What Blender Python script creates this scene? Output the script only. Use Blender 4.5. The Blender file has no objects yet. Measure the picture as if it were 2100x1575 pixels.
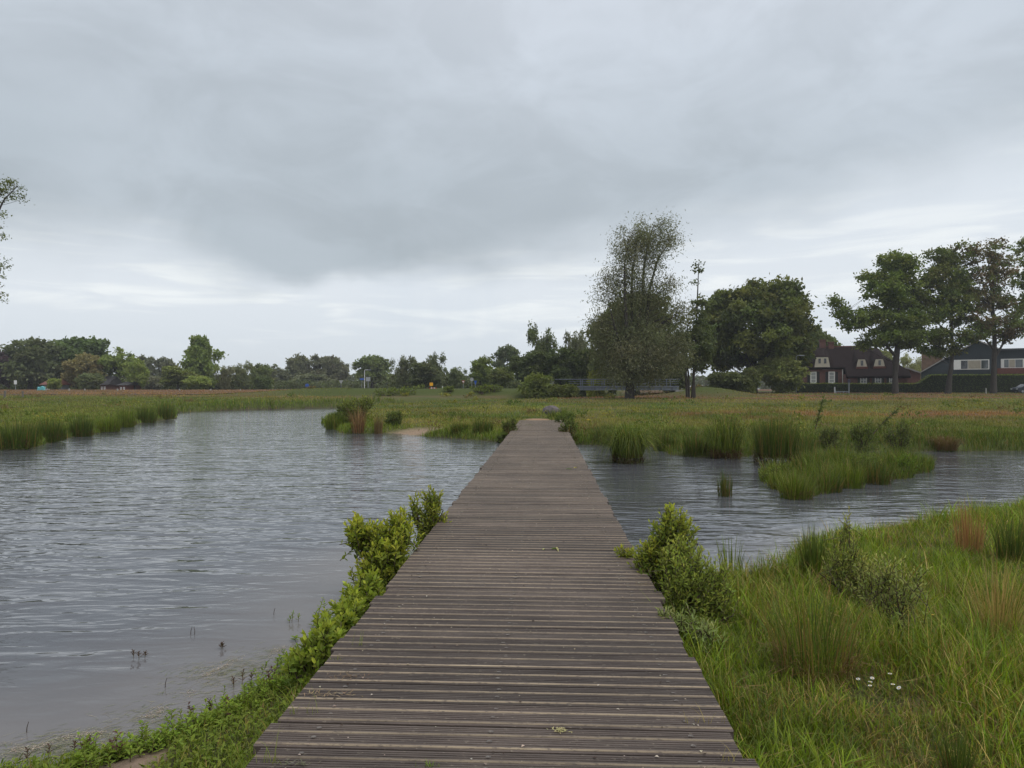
import bpy, math
import numpy as np

sc = bpy.context.scene
COL = sc.collection
F, U0, HV, CH = 1456.0, 1050.0, 797.0, 1.6      # focal length in photo pixels, centre, horizon row, eye height
HAZE = .00032                                    # density of the rainy air per metre
WZ = -0.45                                       # water level (deck top is z = 0)

# ------------------------------------------------------------------ camera
cd = bpy.data.cameras.new('camera')
cam = bpy.data.objects.new('camera', cd)
COL.objects.link(cam)
cam.location = (0, 0, CH)
cam.rotation_euler = (math.radians(90 + 0.374), 0, 0)
cd.sensor_width = 36
cd.lens = 36 * F / 2100
cd.clip_start = 0.05
cd.clip_end = 9000
sc.camera = cam

# ------------------------------------------------------------------ world: overcast sky
def lin(r, g, b):
    f = lambda c: (c / 255 / 12.92) if c / 255 <= .04045 else ((c / 255 + .055) / 1.055) ** 2.4
    return (f(r), f(g), f(b), 1)

SUN_EL, SUN_AZ = math.radians(60), math.radians(130)   # azimuth clockwise from +Y
world = bpy.data.worlds.new('World')
sc.world = world
world.use_nodes = True
nt = world.node_tree
nt.nodes.clear()

def nd(tree, typ, props=None, **ins):
    n = tree.nodes.new(typ)
    for k, v in (props or {}).items():
        setattr(n, k, v)
    for k, v in ins.items():
        key = int(k[1:]) if k[0] == 'i' and k[1:].isdigit() else k.replace('_', ' ')
        s = n.inputs[key]
        if isinstance(v, bpy.types.NodeSocket):
            tree.links.new(v, s)
        else:
            s.default_value = v
    return n

def mth(tree, op, a, b=0.0, c=0.0, clamp=False):
    n = tree.nodes.new('ShaderNodeMath')
    n.operation = op
    n.use_clamp = clamp
    for i, v in enumerate((a, b, c)):
        if isinstance(v, bpy.types.NodeSocket):
            tree.links.new(v, n.inputs[i])
        else:
            n.inputs[i].default_value = v
    return n.outputs[0]

def ramp(tree, fac, stops, interp='LINEAR'):
    n = tree.nodes.new('ShaderNodeValToRGB')
    cr = n.color_ramp
    cr.interpolation = interp
    while len(cr.elements) > 1:
        cr.elements.remove(cr.elements[-1])
    cr.elements[0].position = stops[0][0]
    cr.elements[0].color = stops[0][1]
    for p, c in stops[1:]:
        e = cr.elements.new(p)
        e.color = c
    if isinstance(fac, bpy.types.NodeSocket):
        tree.links.new(fac, n.inputs[0])
    return n.outputs[0]

def mixc(tree, fac, a, b, blend='MIX'):
    n = tree.nodes.new('ShaderNodeMix')
    n.data_type = 'RGBA'
    n.blend_type = blend
    for s, v in ((n.inputs[0], fac), (n.inputs[6], a), (n.inputs[7], b)):
        if isinstance(v, bpy.types.NodeSocket):
            tree.links.new(v, s)
        else:
            s.default_value = v
    return n.outputs[2]

def noise(tree, vec, scale=1.0, detail=4.0, rough=.5, dist=0.0):
    n = nd(tree, 'ShaderNodeTexNoise', None, Scale=scale, Detail=detail, Roughness=rough, Distortion=dist)
    if vec is not None:
        tree.links.new(vec, n.inputs['Vector'])
    return n.outputs[0]

def mapping(tree, vec, scale=(1, 1, 1), loc=(0, 0, 0), rot=(0, 0, 0)):
    n = tree.nodes.new('ShaderNodeMapping')
    n.inputs['Scale'].default_value = scale
    n.inputs['Location'].default_value = loc
    n.inputs['Rotation'].default_value = rot
    tree.links.new(vec, n.inputs['Vector'])
    return n.outputs[0]

def build_sky():
    t = nt
    d = t.nodes.new('ShaderNodeTexCoord').outputs['Generated']
    s = nd(t, 'ShaderNodeSeparateXYZ', None, i0=d)
    x, y, z = s.outputs
    az = mth(t, 'ARCTAN2', x, y)
    el = mth(t, 'ARCSINE', z)
    azn = mth(t, 'MULTIPLY_ADD', az, 1 / (2 * math.pi), .5)
    # lower edge of the big rain cloud, read as elevation over azimuth (stored as elevation / 0.6 rad)
    pts = [(-900, 470), (0, 470), (250, 480), (380, 500), (430, 555), (520, 582), (600, 590), (700, 568), (800, 556),
           (950, 545), (1100, 520), (1300, 500), (1450, 470), (1650, 420), (1850, 340), (2050, 270), (2600, 150)]
    st = []
    for u, v in pts:
        a = math.atan((u - U0) / F)
        e = math.atan((HV - v) / F * math.cos(a))
        g = e / .6
        st.append((a / (2 * math.pi) + .5, (g, g, g, 1)))
    edge = mth(t, 'MULTIPLY', ramp(t, azn, st, 'EASE'), .6)
    soft = mth(t, 'MULTIPLY', ramp(t, azn, [(.30, (.9, .9, .9, 1)), (.435, (.7, .7, .7, 1)), (.448, (.22, .22, .22, 1)), (.47, (.24, .24, .24, 1)),
                                            (.50, (.6, .6, .6, 1)), (.54, (.75, .75, .75, 1)), (.7, (.7, .7, .7, 1))]), .085)
    n1 = noise(t, mapping(t, d, (3, 3, 9)), 1, 5)
    n2 = noise(t, mapping(t, d, (13, 13, 34)), 1, 4, .55)
    e1 = mth(t, 'ADD', el, mth(t, 'MULTIPLY', mth(t, 'SUBTRACT', n1, .5), .055))
    e1 = mth(t, 'ADD', e1, mth(t, 'MULTIPLY', mth(t, 'SUBTRACT', n2, .5), .035))
    k = mth(t, 'DIVIDE', mth(t, 'SUBTRACT', e1, edge), soft)
    k = mth(t, 'MULTIPLY_ADD', k, .5, .5, clamp=True)
    mr = nd(t, 'ShaderNodeMapRange', {'interpolation_type': 'SMOOTHSTEP'}, i0=k)
    mask = mr.outputs[0]
    # pale layered sky under the cloud
    low = ramp(t, mth(t, 'DIVIDE', el, .6, clamp=True), [(0, lin(203, 210, 217)), (.10, lin(202, 209, 216)), (.22, lin(207, 213, 219)), (.4, lin(203, 210, 217)), (1, lin(199, 205, 213))])
    stn = noise(t, mapping(t, d, (5, 5, 42)), 1, 4, .55, .5)
    stk = ramp(t, stn, [(.47, (0, 0, 0, 1)), (.68, (1, 1, 1, 1))], 'EASE')
    band = ramp(t, mth(t, 'DIVIDE', el, .6, clamp=True), [(.05, (.1, .1, .1, 1)), (.17, (.8, .8, .8, 1)), (.26, (.9, .9, .9, 1)), (.42, (.25, .25, .25, 1))])
    low = mixc(t, mth(t, 'MULTIPLY', stk, band), low, lin(224, 228, 229))
    # rain cloud: dark belly, lighter higher up
    cl = ramp(t, mth(t, 'DIVIDE', el, 1.2, clamp=True), [(0, lin(156, 165, 171)), (.15, lin(157, 166, 172)), (.24, lin(165, 174, 181)), (.36, lin(179, 187, 195)), (.48, lin(193, 199, 207)), (.75, lin(220, 224, 229)), (1, lin(238, 241, 245))])
    big = noise(t, mapping(t, d, (1.6, 1.6, 3.4), (3.1, 1.7, .4)), 1, 4, .45)
    cl = mixc(t, ramp(t, big, [(.30, (0, 0, 0, 1)), (.70, (1, 1, 1, 1))], 'EASE'), mixc(t, .4, cl, mixc(t, 1, cl, (.80, .82, .83, 1), 'MULTIPLY')), mixc(t, .5, cl, mixc(t, 1, cl, (1.18, 1.17, 1.18, 1), 'MULTIPLY')))
    mott = noise(t, mapping(t, d, (5.5, 5.5, 11), (.3, 2.2, 1.4)), 1, 5, .6, .6)
    cl = mixc(t, ramp(t, mott, [(.34, (0, 0, 0, 1)), (.66, (1, 1, 1, 1))], 'EASE'), mixc(t, 1, cl, (.93, .93, .93, 1), 'MULTIPLY'), mixc(t, 1, cl, (1.06, 1.06, 1.065, 1), 'MULTIPLY'))
    vert = noise(t, mapping(t, d, (11, 11, 1.2)), 1, 3)
    cl = mixc(t, mth(t, 'MULTIPLY', vert, .10), cl, lin(215, 220, 228))
    # rain shafts hanging under the cloud
    rs = noise(t, mapping(t, d, (34, 34, 2.0)), 1, 2)
    shaft = ramp(t, azn, [(.462, (0, 0, 0, 1)), (.475, (1, 1, 1, 1)), (.492, (1, 1, 1, 1)), (.503, (0, 0, 0, 1))], 'EASE')
    low = mixc(t, mth(t, 'MULTIPLY', mth(t, 'MULTIPLY', rs, shaft), .55), low, lin(196, 205, 214))
    colr = mixc(t, mask, low, cl)
    b1 = nd(t, 'ShaderNodeBackground', None, Color=colr, Strength=1.0)
    sky = nd(t, 'ShaderNodeTexSky', {'sky_type': 'NISHITA', 'sun_disc': False, 'sun_elevation': SUN_EL, 'sun_rotation': SUN_AZ})
    b2 = nd(t, 'ShaderNodeBackground', None, Color=sky.outputs[0], Strength=.1)
    mx = nd(t, 'ShaderNodeMixShader', None, i0=.04, i1=b1.outputs[0], i2=b2.outputs[0])
    out = t.nodes.new('ShaderNodeOutputWorld')
    t.links.new(mx.outputs[0], out.inputs[0])
build_sky()

sl = bpy.data.lights.new('sun', 'SUN')
sl.energy = 1.5
sl.angle = math.radians(50)
sl.color = (1.0, .97, .93)
so = bpy.data.objects.new('sun', sl)
COL.objects.link(so)
so.rotation_euler = (math.pi / 2 - SUN_EL, 0, math.pi - SUN_AZ)
so.location = (20, -20, 60)

sc.view_settings.view_transform = 'Standard'
sc.view_settings.look = 'None'
sc.view_settings.exposure = 0.33
sc.view_settings.gamma = 1
sc.view_settings.use_curve_mapping = False
sc.render.engine = 'CYCLES'
sc.cycles.max_bounces = 6
sc.cycles.diffuse_bounces = 3
sc.cycles.glossy_bounces = 3
sc.cycles.transmission_bounces = 3
sc.cycles.caustics_reflective = False
sc.cycles.caustics_refractive = False
sc.cycles.sample_clamp_indirect = 4
sc.cycles.use_denoising = True
sc.cycles.denoiser = 'OPENIMAGEDENOISE'
sc.cycles.denoising_input_passes = 'RGB_ALBEDO_NORMAL'
sc.cycles.denoising_prefilter = 'ACCURATE'

# ------------------------------------------------------------------ helpers
rng = np.random.default_rng(11)

def P(u, v, D):
    return np.array([(u - U0) / F * D, D, CH - (v - HV) / F * D])

def W(u, v):                                   # photo pixel on the water surface -> plan point
    D = F * (CH - WZ) / (v - HV)
    return ((u - U0) / F * D, D)

def tag(o, label=None, cat=None, group=None, kind=None):
    if label: o['label'] = label
    if cat: o['category'] = cat
    if group: o['group'] = group
    if kind: o['kind'] = kind
    return o

def thing(name, loc, label, cat, rz=0.0, group=None):
    o = bpy.data.objects.new(name, None)
    o.empty_display_size = .2
    o.location = [float(c) for c in loc]
    o.rotation_euler = (0, 0, rz)
    COL.objects.link(o)
    return tag(o, label, cat, group)

def link(name, me, parent=None, mat=None, kind=None):
    o = bpy.data.objects.new(name, me)
    COL.objects.link(o)
    if parent is not None: o.parent = parent
    if mat is not None and not me.materials: me.materials.append(mat)
    if kind: o['kind'] = kind
    return o

def np_mesh(name, V, faces, C=None, smooth=False, mi=None):
    """V (n,3); faces: list of int arrays (m,k); C per-vertex rgb."""
    me = bpy.data.meshes.new(name)
    V = np.asarray(V, dtype=np.float32)
    faces = [np.asarray(f, dtype=np.int32) for f in faces if len(f)]
    me.vertices.add(len(V))
    me.vertices.foreach_set('co', V.ravel())
    loops = np.concatenate([f.ravel() for f in faces])
    sizes = np.concatenate([np.full(len(f), f.shape[1], dtype=np.int32) for f in faces])
    starts = np.concatenate([[0], np.cumsum(sizes)[:-1]]).astype(np.int32)
    me.loops.add(len(loops))
    me.loops.foreach_set('vertex_index', loops)
    me.polygons.add(len(sizes))
    me.polygons.foreach_set('loop_start', starts)
    try:
        me.polygons.foreach_set('loop_total', sizes)
    except Exception:
        pass
    if mi is not None:
        me.polygons.foreach_set('material_index', np.asarray(mi, dtype=np.int32))
    me.polygons.foreach_set('use_smooth', np.full(len(sizes), bool(smooth)))
    if C is not None:
        a = me.attributes.new('Col', 'FLOAT_COLOR', 'POINT')
        cc = np.ones((len(V), 4), dtype=np.float32)
        cc[:, :3] = np.clip(C, 0, 1)
        a.data.foreach_set('color', cc.ravel())
    me.update(calc_edges=True)
    me.validate()
    return me

class Facade:
    """a building front through photo column u0 at distance D, turned by th towards the camera"""
    def __init__(s, u0, D, th, gz=None):
        s.D, s.c, s.sn = D, math.cos(th), math.sin(th)
        s.x0 = (u0 - U0) / F * D
        s.gz = g1(s.x0, D) if gz is None else gz
        s.th, s.k = th, D / F
    def X(s, u):
        m = (u - U0) / F
        return (m * s.D - s.x0) / (s.c + m * s.sn)
    def Z(s, v): return CH - (v - HV) * s.k - s.gz
    def root(s): return (s.x0, s.D, s.gz)

class MB:
    """small mesh builder for hard things"""
    def __init__(self): self.v, self.f, self.m = [], [], []
    def add(self, vs, fs, m=0):
        o = len(self.v)
        self.v += [tuple(map(float, p)) for p in vs]
        self.f += [tuple(i + o for i in f) for f in fs]
        self.m += [m] * len(fs)
        return self
    def box(self, x0, x1, y0, y1, z0, z1, m=0):
        vs = [(x0, y0, z0), (x1, y0, z0), (x1, y1, z0), (x0, y1, z0), (x0, y0, z1), (x1, y0, z1), (x1, y1, z1), (x0, y1, z1)]
        return self.add(vs, [(0, 3, 2, 1), (4, 5, 6, 7), (0, 1, 5, 4), (1, 2, 6, 5), (2, 3, 7, 6), (3, 0, 4, 7)], m)
    def cyl(self, p0, p1, r0, r1=None, n=8, m=0, caps=True):
        r1 = r0 if r1 is None else r1
        p0, p1 = np.array(p0, float), np.array(p1, float)
        d = (p1 - p0) / (np.linalg.norm(p1 - p0) + 1e-9)
        a = np.cross(d, (0, 0, 1) if abs(d[2]) < .9 else (1, 0, 0)); a /= np.linalg.norm(a)
        b = np.cross(d, a)
        vs = []
        for p, r in ((p0, r0), (p1, r1)):
            for i in range(n):
                t = 2 * math.pi * i / n
                vs.append(p + r * (a * math.cos(t) + b * math.sin(t)))
        fs = [(i, (i + 1) % n, n + (i + 1) % n, n + i) for i in range(n)]
        if caps: fs += [tuple(range(n - 1, -1, -1)), tuple(range(n, 2 * n))]
        return self.add(vs, fs, m)
    def prism(self, poly, y0, y1, m=0):          # polygon in x,z extruded along y
        n = len(poly)
        vs = [(x, y0, z) for x, z in poly] + [(x, y1, z) for x, z in poly]
        fs = [tuple(range(n)), tuple(range(2 * n - 1, n - 1, -1))] + [(i, n + i, n + (i + 1) % n, (i + 1) % n) for i in range(n)]
        return self.add(vs, fs, m)
    def mesh(self, name, mats, smooth=False):
        me = bpy.data.meshes.new(name)
        me.from_pydata(self.v, [], self.f)
        for mm in (mats if isinstance(mats, (list, tuple)) else [mats]): me.materials.append(mm)
        me.polygons.foreach_set('material_index', self.m)
        me.polygons.foreach_set('use_smooth', [smooth] * len(self.f))
        me.update()
        return me
    def build(self, name, mats, parent=None, kind=None, smooth=False):
        return link(name, self.mesh(name, mats, smooth), parent, None, kind)

def vnoise(x, y, s, seed=0):
    x = np.asarray(x, float) / s + 17.3 * seed
    y = np.asarray(y, float) / s - 9.1 * seed
    xi, yi = np.floor(x).astype(np.int64), np.floor(y).astype(np.int64)
    fx, fy = x - xi, y - yi
    fx, fy = fx * fx * (3 - 2 * fx), fy * fy * (3 - 2 * fy)
    def h(a, b):
        n = (a * 374761393 + b * 668265263 + seed * 982451653) & 0x7fffffff
        n = ((n ^ (n >> 13)) * 1274126177) & 0x7fffffff
        return ((n ^ (n >> 16)) & 0xffff) / 65535.0
    return (h(xi, yi) * (1 - fx) * (1 - fy) + h(xi + 1, yi) * fx * (1 - fy) + h(xi, yi + 1) * (1 - fx) * fy + h(xi + 1, yi + 1) * fx * fy)

def fbm(x, y, s, seed=0):
    return .55 * vnoise(x, y, s, seed) + .3 * vnoise(x, y, s / 2.1, seed + 1) + .15 * vnoise(x, y, s / 4.3, seed + 2)

def sstep(a, b, x):
    t = np.clip((np.asarray(x, float) - a) / (b - a), 0, 1)
    return t * t * (3 - 2 * t)

# ------------------------------------------------------------------ materials
def new_mat(name):
    m = bpy.data.materials.new(name)
    m.use_nodes = True
    t = m.node_tree
    t.nodes.clear()
    out = t.nodes.new('ShaderNodeOutputMaterial')
    return m, t, out

def mat(name, col, rough=.6, var=.25, scale=6.0, bump=0.0, metal=0.0, spec=.4, stretch=(1, 1, 1), col2=None):
    m, t, out = new_mat(name)
    tc = t.nodes.new('ShaderNodeTexCoord')
    v = mapping(t, tc.outputs['Object'], stretch)
    n = noise(t, v, scale, 5, .6)
    c = (*col, 1)
    c2 = (*(col2 if col2 is not None else [a * (1 - var) for a in col]), 1)
    cc = mixc(t, ramp(t, n, [(.35, (0, 0, 0, 1)), (.68, (1, 1, 1, 1))]), c, c2)
    b = nd(t, 'ShaderNodeBsdfPrincipled', None, Base_Color=cc, Roughness=rough, Metallic=metal)
    b.inputs['Specular IOR Level'].default_value = spec
    if bump:
        bp = nd(t, 'ShaderNodeBump', None, Strength=.6, Distance=bump, Height=n)
        t.links.new(bp.outputs[0], b.inputs['Normal'])
    t.links.new(b.outputs[0], out.inputs[0])
    return m

def leaf_mat(name, trans=.35, rough=.55, spec=.14, gain=(1, 1, 1)):
    m, t, out = new_mat(name)
    a = nd(t, 'ShaderNodeAttribute', {'attribute_name': 'Col'})
    oi = t.nodes.new('ShaderNodeObjectInfo')
    c = mixc(t, 1.0, mixc(t, 1.0, a.outputs['Color'], oi.outputs['Color'], 'MULTIPLY'), (*gain, 1), 'MULTIPLY')
    b = nd(t, 'ShaderNodeBsdfPrincipled', None, Base_Color=c, Roughness=rough)
    b.inputs['Specular IOR Level'].default_value = spec
    tr = nd(t, 'ShaderNodeBsdfTranslucent', None, Color=mixc(t, 1.0, c, (1.1, 1.15, .6, 1), 'MULTIPLY'))
    mx = nd(t, 'ShaderNodeMixShader', None, i0=trans, i1=b.outputs[0], i2=tr.outputs[0])
    t.links.new(mx.outputs[0], out.inputs[0])
    return m

M = {}
M['leaf'] = leaf_mat('leaf', gain=(2.15, 1.95, 1.7))
M['grass'] = leaf_mat('grass_blade', .35, .55, .2, gain=(1.95, 1.76, 1.14))
M['crumb'] = leaf_mat('dry_crumb', .1, .8, .1)
M['bark'] = mat('bark', (.060, .050, .042), .9, .5, 9, .03, stretch=(1, 1, .25))
M['bark_pale'] = mat('bark_pale', (.11, .095, .08), .9, .5, 9, .03, stretch=(1, 1, .25))
M['twig'] = mat('twig', (.07, .045, .03), .8, .4, 20)

def ground_mat():
    m, t, out = new_mat('meadow_ground')
    a = nd(t, 'ShaderNodeAttribute', {'attribute_name': 'Col'})
    tc = t.nodes.new('ShaderNodeTexCoord')
    n = noise(t, tc.outputs['Object'], 9, 6, .65)
    n2 = noise(t, tc.outputs['Object'], 60, 3, .6)
    c = mixc(t, ramp(t, n, [(.3, (0, 0, 0, 1)), (.7, (1, 1, 1, 1))]), mixc(t, 1, a.outputs['Color'], (.6, .6, .6, 1), 'MULTIPLY'), mixc(t, 1, a.outputs['Color'], (1.3, 1.25, 1.2, 1), 'MULTIPLY'))
    b = nd(t, 'ShaderNodeBsdfPrincipled', None, Base_Color=c, Roughness=.95)
    b.inputs['Specular IOR Level'].default_value = .1
    bp = nd(t, 'ShaderNodeBump', None, Strength=.8, Distance=.03, Height=mth(t, 'ADD', n, mth(t, 'MULTIPLY', n2, .4)))
    t.links.new(bp.outputs[0], b.inputs['Normal'])
    t.links.new(b.outputs[0], out.inputs[0])
    return m
M['ground'] = ground_mat()

def water_mat():
    m, t, out = new_mat('river_water')
    a = nd(t, 'ShaderNodeAttribute', {'attribute_name': 'Col'})
    sp = nd(t, 'ShaderNodeSeparateColor', None, i0=a.outputs['Color'])
    shallow, calm = sp.outputs[0], sp.outputs[1]
    tc = t.nodes.new('ShaderNodeTexCoord')
    o = tc.outputs['Object']
    patch = noise(t, mapping(t, o, (.12, .3, 1)), 1, 3)
    w1 = noise(t, mapping(t, o, (.75, 2.3, 1), (0, 0, 0), (0, 0, .10)), 1, 2, .5, .6)
    w2 = noise(t, mapping(t, o, (2.2, 6.0, 1), (3, 1, 0), (0, 0, -.14)), 1, 2, .5, .5)
    w3 = noise(t, mapping(t, o, (9, 16, 1), (3, 1, 0)), 1, 1, .5)
    h = mth(t, 'ADD', mth(t, 'MULTIPLY', w1, 1.0), mth(t, 'MULTIPLY', w2, .40))
    h = mth(t, 'ADD', h, mth(t, 'MULTIPLY', w3, .03))
    amp = mth(t, 'MULTIPLY', mth(t, 'MULTIPLY_ADD', patch, .9, .55), mth(t, 'SUBTRACT', 1.0, mth(t, 'MULTIPLY', calm, .85)))
    h = mth(t, 'MULTIPLY', h, amp)
    bp = nd(t, 'ShaderNodeBump', None, Strength=1.0, Distance=.050, Height=h)
    mud = noise(t, o, .9, 4, .6, .6)
    sidex = nd(t, 'ShaderNodeSeparateXYZ', None, i0=o).outputs[0]
    deep = mixc(t, mud, (.060, .064, .074, 1), (.085, .086, .094, 1))
    sed = mixc(t, mud, (.12, .112, .112, 1), (.18, .162, .148, 1))
    c = mixc(t, shallow, deep, sed)
    b = nd(t, 'ShaderNodeBsdfPrincipled', None, Base_Color=c, Roughness=.025, IOR=1.33)
    b.inputs['Specular IOR Level'].default_value = .5
    t.links.new(bp.outputs[0], b.inputs['Normal'])
    t.links.new(b.outputs[0], out.inputs[0])
    return m
M['water'] = water_mat()

def wood_mat(name, ca, cb, cdirt, dt=.60):
    m, t, out = new_mat(name)
    tc = t.nodes.new('ShaderNodeTexCoord')
    oi = t.nodes.new('ShaderNodeObjectInfo')
    off = mth(t, 'MULTIPLY', oi.outputs['Random'], 57.0)
    cx = nd(t, 'ShaderNodeCombineXYZ', None, X=off, Y=off, Z=off)
    v = nd(t, 'ShaderNodeVectorMath', {'operation': 'ADD'}, i0=tc.outputs['Object'], i1=cx.outputs[0]).outputs[0]
    grain = noise(t, mapping(t, v, (3, 90, 90)), 1, 5, .65)
    blot = noise(t, mapping(t, v, (1.6, 6, 6)), 1, 5, .6)
    dirt = noise(t, mapping(t, v, (28, 60, 60)), 1, 4, .7)
    c = mixc(t, ramp(t, grain, [(.32, (0, 0, 0, 1)), (.66, (1, 1, 1, 1))]), (*ca, 1), (*cb, 1))
    c = mixc(t, mth(t, 'MULTIPLY', ramp(t, blot, [(.38, (0, 0, 0, 1)), (.62, (1, 1, 1, 1))]), .55), c, mixc(t, 1, c, (.62, .60, .64, 1), 'MULTIPLY'))
    c = mixc(t, ramp(t, dirt, [(dt, (0, 0, 0, 1)), (dt + .1, (.85, .85, .85, 1))]), c, (*cdirt, 1))
    geo = t.nodes.new('ShaderNodeNewGeometry')
    damp = noise(t, mapping(t, geo.outputs['Position'], (.9, .55, 1)), 1, 4, .6)
    hv = mth(t, 'MULTIPLY', mth(t, 'MULTIPLY_ADD', oi.outputs['Random'], .62, .68), mth(t, 'MULTIPLY_ADD', damp, 1.1, .45))
    c = mixc(t, 1.0, c, nd(t, 'ShaderNodeCombineColor', None, i0=hv, i1=hv, i2=hv).outputs[0], 'MULTIPLY')
    b = nd(t, 'ShaderNodeBsdfPrincipled', None, Base_Color=c, Roughness=mth(t, 'MULTIPLY_ADD', blot, .5, .35))
    b.inputs['Specular IOR Level'].default_value = .35
    bp = nd(t, 'ShaderNodeBump', None, Strength=.7, Distance=.004, Height=mth(t, 'ADD', grain, dirt))
    t.links.new(bp.outputs[0], b.inputs['Normal'])
    t.links.new(b.outputs[0], out.inputs[0])
    return m
M['plank'] = wood_mat('weathered_plank', (.054, .040, .032), (.122, .094, .077), (.22, .185, .14))
M['grip'] = wood_mat('grip_strip', (.19, .146, .095), (.29, .228, .15), (.085, .064, .05), .53)
M['beam'] = mat('dark_beam', (.05, .042, .036), .8, .4, 8, .004, stretch=(4, .5, 4))
M['screw'] = mat('screw_steel', (.15, .135, .12), .5, .5, 30)

# ------------------------------------------------------------------ plan of land and water
DK = .0465                                        # deck heading: x per y
DN = math.hypot(1, DK)
def deck_local(x, y):                             # across, along
    x = np.asarray(x, float) + .203
    return (x - DK * y) / DN, (np.asarray(y, float) + DK * x) / DN
def deck_pt(a, l, z=0.0):
    return np.array([-.203 + (a + DK * l) / DN, (l - DK * a) / DN, z])
DHW = 1.085

polyA = [(-600, 10), (-60, 12), (-30, 19), W(0, 923), W(60, 921), W(95, 912), W(130, 903), W(150, 897), W(190, 893), W(205, 887), W(240, 886), W(245, 878),
         W(280, 870), W(330, 863), W(362, 857), W(366, 846), W(420, 843.5), W(500, 841), W(600, 838.5), W(690, 836.5), (-12, 82), (0, 91), (8, 100), (10, 130), (10, 420), (-600, 420)]
polyB = [W(666, 866), W(668, 874), W(690, 884), W(715, 890), W(745, 890), W(800, 889), W(850, 893), W(900, 898), W(960, 902), W(1020, 907), W(1110, 909),
         W(1180, 911), W(1240, 914), W(1350, 918), W(1380, 932), W(1440, 938), W(1530, 938), W(1560, 932), W(1640, 928), W(1700, 925), W(1890, 926), W(2100, 925),
         (40, 20), (80, 16), (600, 4), (600, 420), (20, 420), (20, 130), (19, 102), (13, 93), (4, 84), (-6, 77), (-10, 70), (-13.2, 60), (-11.8, 50)]
polyC = [(-60, 1.5), (-8, 3.2), (-4, 3.5), W(0, 1560), W(100, 1550), W(200, 1540), W(330, 1495), W(430, 1445), W(560, 1370), W(640, 1330), W(690, 1262),
         W(755, 1205), W(800, 1150), (-.7, 8.8), (.4, 8.4), (1.4, 7.6), (2.1, 7.5), (2.6, 7.6), (3.0, 7.9), (3.6, 8.6), (4.3, 9.3), (5.5, 9.8), (7.2, 10.8), (9.0, 12.0), (20, 15), (60, 15), (60, -80), (-60, -80)]
polyD = [W(1572, 985), W(1600, 1006), W(1640, 1020), W(1690, 1008), W(1780, 994), W(1850, 984), W(1883, 968), W(1884, 955), W(1800, 952), W(1640, 952), W(1590, 965)]

def poly_sd(poly, x, y):
    p = np.array(poly, float)
    q = np.roll(p, -1, axis=0)
    best = np.full(x.shape, 1e18)
    inside = np.zeros(x.shape, bool)
    for (ax, ay), (bx, by) in zip(p, q):
        dx, dy = bx - ax, by - ay
        t = np.clip(((x - ax) * dx + (y - ay) * dy) / (dx * dx + dy * dy + 1e-12), 0, 1)
        best = np.minimum(best, (x - ax - t * dx) ** 2 + (y - ay - t * dy) ** 2)
        c = ((ay > y) != (by > y)) & (x < (bx - ax) * (y - ay) / (by - ay + 1e-12) + ax)
        inside ^= c
    return np.where(inside, 1, -1) * np.sqrt(best)

def land(x, y):
    x, y = np.asarray(x, float), np.asarray(y, float)
    wx = x + (vnoise(x, y, .9, 3) - .5) * .35 + (vnoise(x, y, 3.1, 5) - .5) * .35
    wy = y + (vnoise(x, y, .9, 4) - .5) * .35 + (vnoise(x, y, 3.1, 6) - .5) * .35
    return [poly_sd(p, wx, wy) for p in (polyA, polyB, polyC, polyD)]

def field_z(x, y):
    z = -.12 + .0129 * (np.clip(y, 30, 150) - 36) * (y > 0)
    z = np.where(y < 36, -.14 + .002 * (y - 30), z)
    # road embankment and the mound at the bridge
    bank = sstep(92, 97, y) * sstep(-45, -24, x) * (1 - sstep(8, 12, x)) * (1 - sstep(130, 160, y))
    z = np.maximum(z, z + bank * (1.62 - z))
    md = np.exp(-(((x - 26.5) / 5.0) ** 2 + ((y - 97) / 4.5) ** 2) * .9)
    z = z + md * 1.15
    z = z + 30 * sstep(500, 3000, np.hypot(x, y)) * 0
    return z

def G(x, y):
    x, y = np.asarray(x, float), np.asarray(y, float)
    a, b, c, d = land(x, y)
    sd = np.maximum(np.maximum(a, b), np.maximum(c, d))
    tgt = np.where(c > 0, -.26 + .03 * np.clip(x - 1, 0, 6) * (x > 0) - .06 * (x < 0), np.where(d > 0, -.28, field_z(x, y)))
    bump = (fbm(x, y, 2.3, 8) - .5) * .16 * np.clip(np.abs(sd), 0, 1)
    k = np.where(c > 0, .35, .55)
    up = WZ + (tgt + bump - WZ) * (1 - np.exp(-np.clip(sd, 0, None) / k))
    # worn scar in the far bank
    up = up - .22 * np.exp(-(((x + 4.6) / 1.5) ** 2 + ((y - 32.2) / 1.5) ** 2)) * (b > 0)
    dn = WZ - .75 * (1 - np.exp(np.clip(sd, None, 0) / .9))
    return np.where(sd > 0, np.maximum(up, WZ + .004), dn)

def g1(x, y): return float(G(np.array([x]), np.array([y]))[0])

def on_ground(u, v):                              # first point of the ground seen through a photo pixel
    Ds = np.concatenate([np.arange(2, 40, .05), np.arange(40, 260, .25)])
    z = CH - (v - HV) / F * Ds
    x = (u - U0) / F * Ds
    g = np.maximum(G(x, Ds), WZ)
    i = np.argmax(z <= g)
    return np.array([x[i], Ds[i], g[i]])

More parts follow.
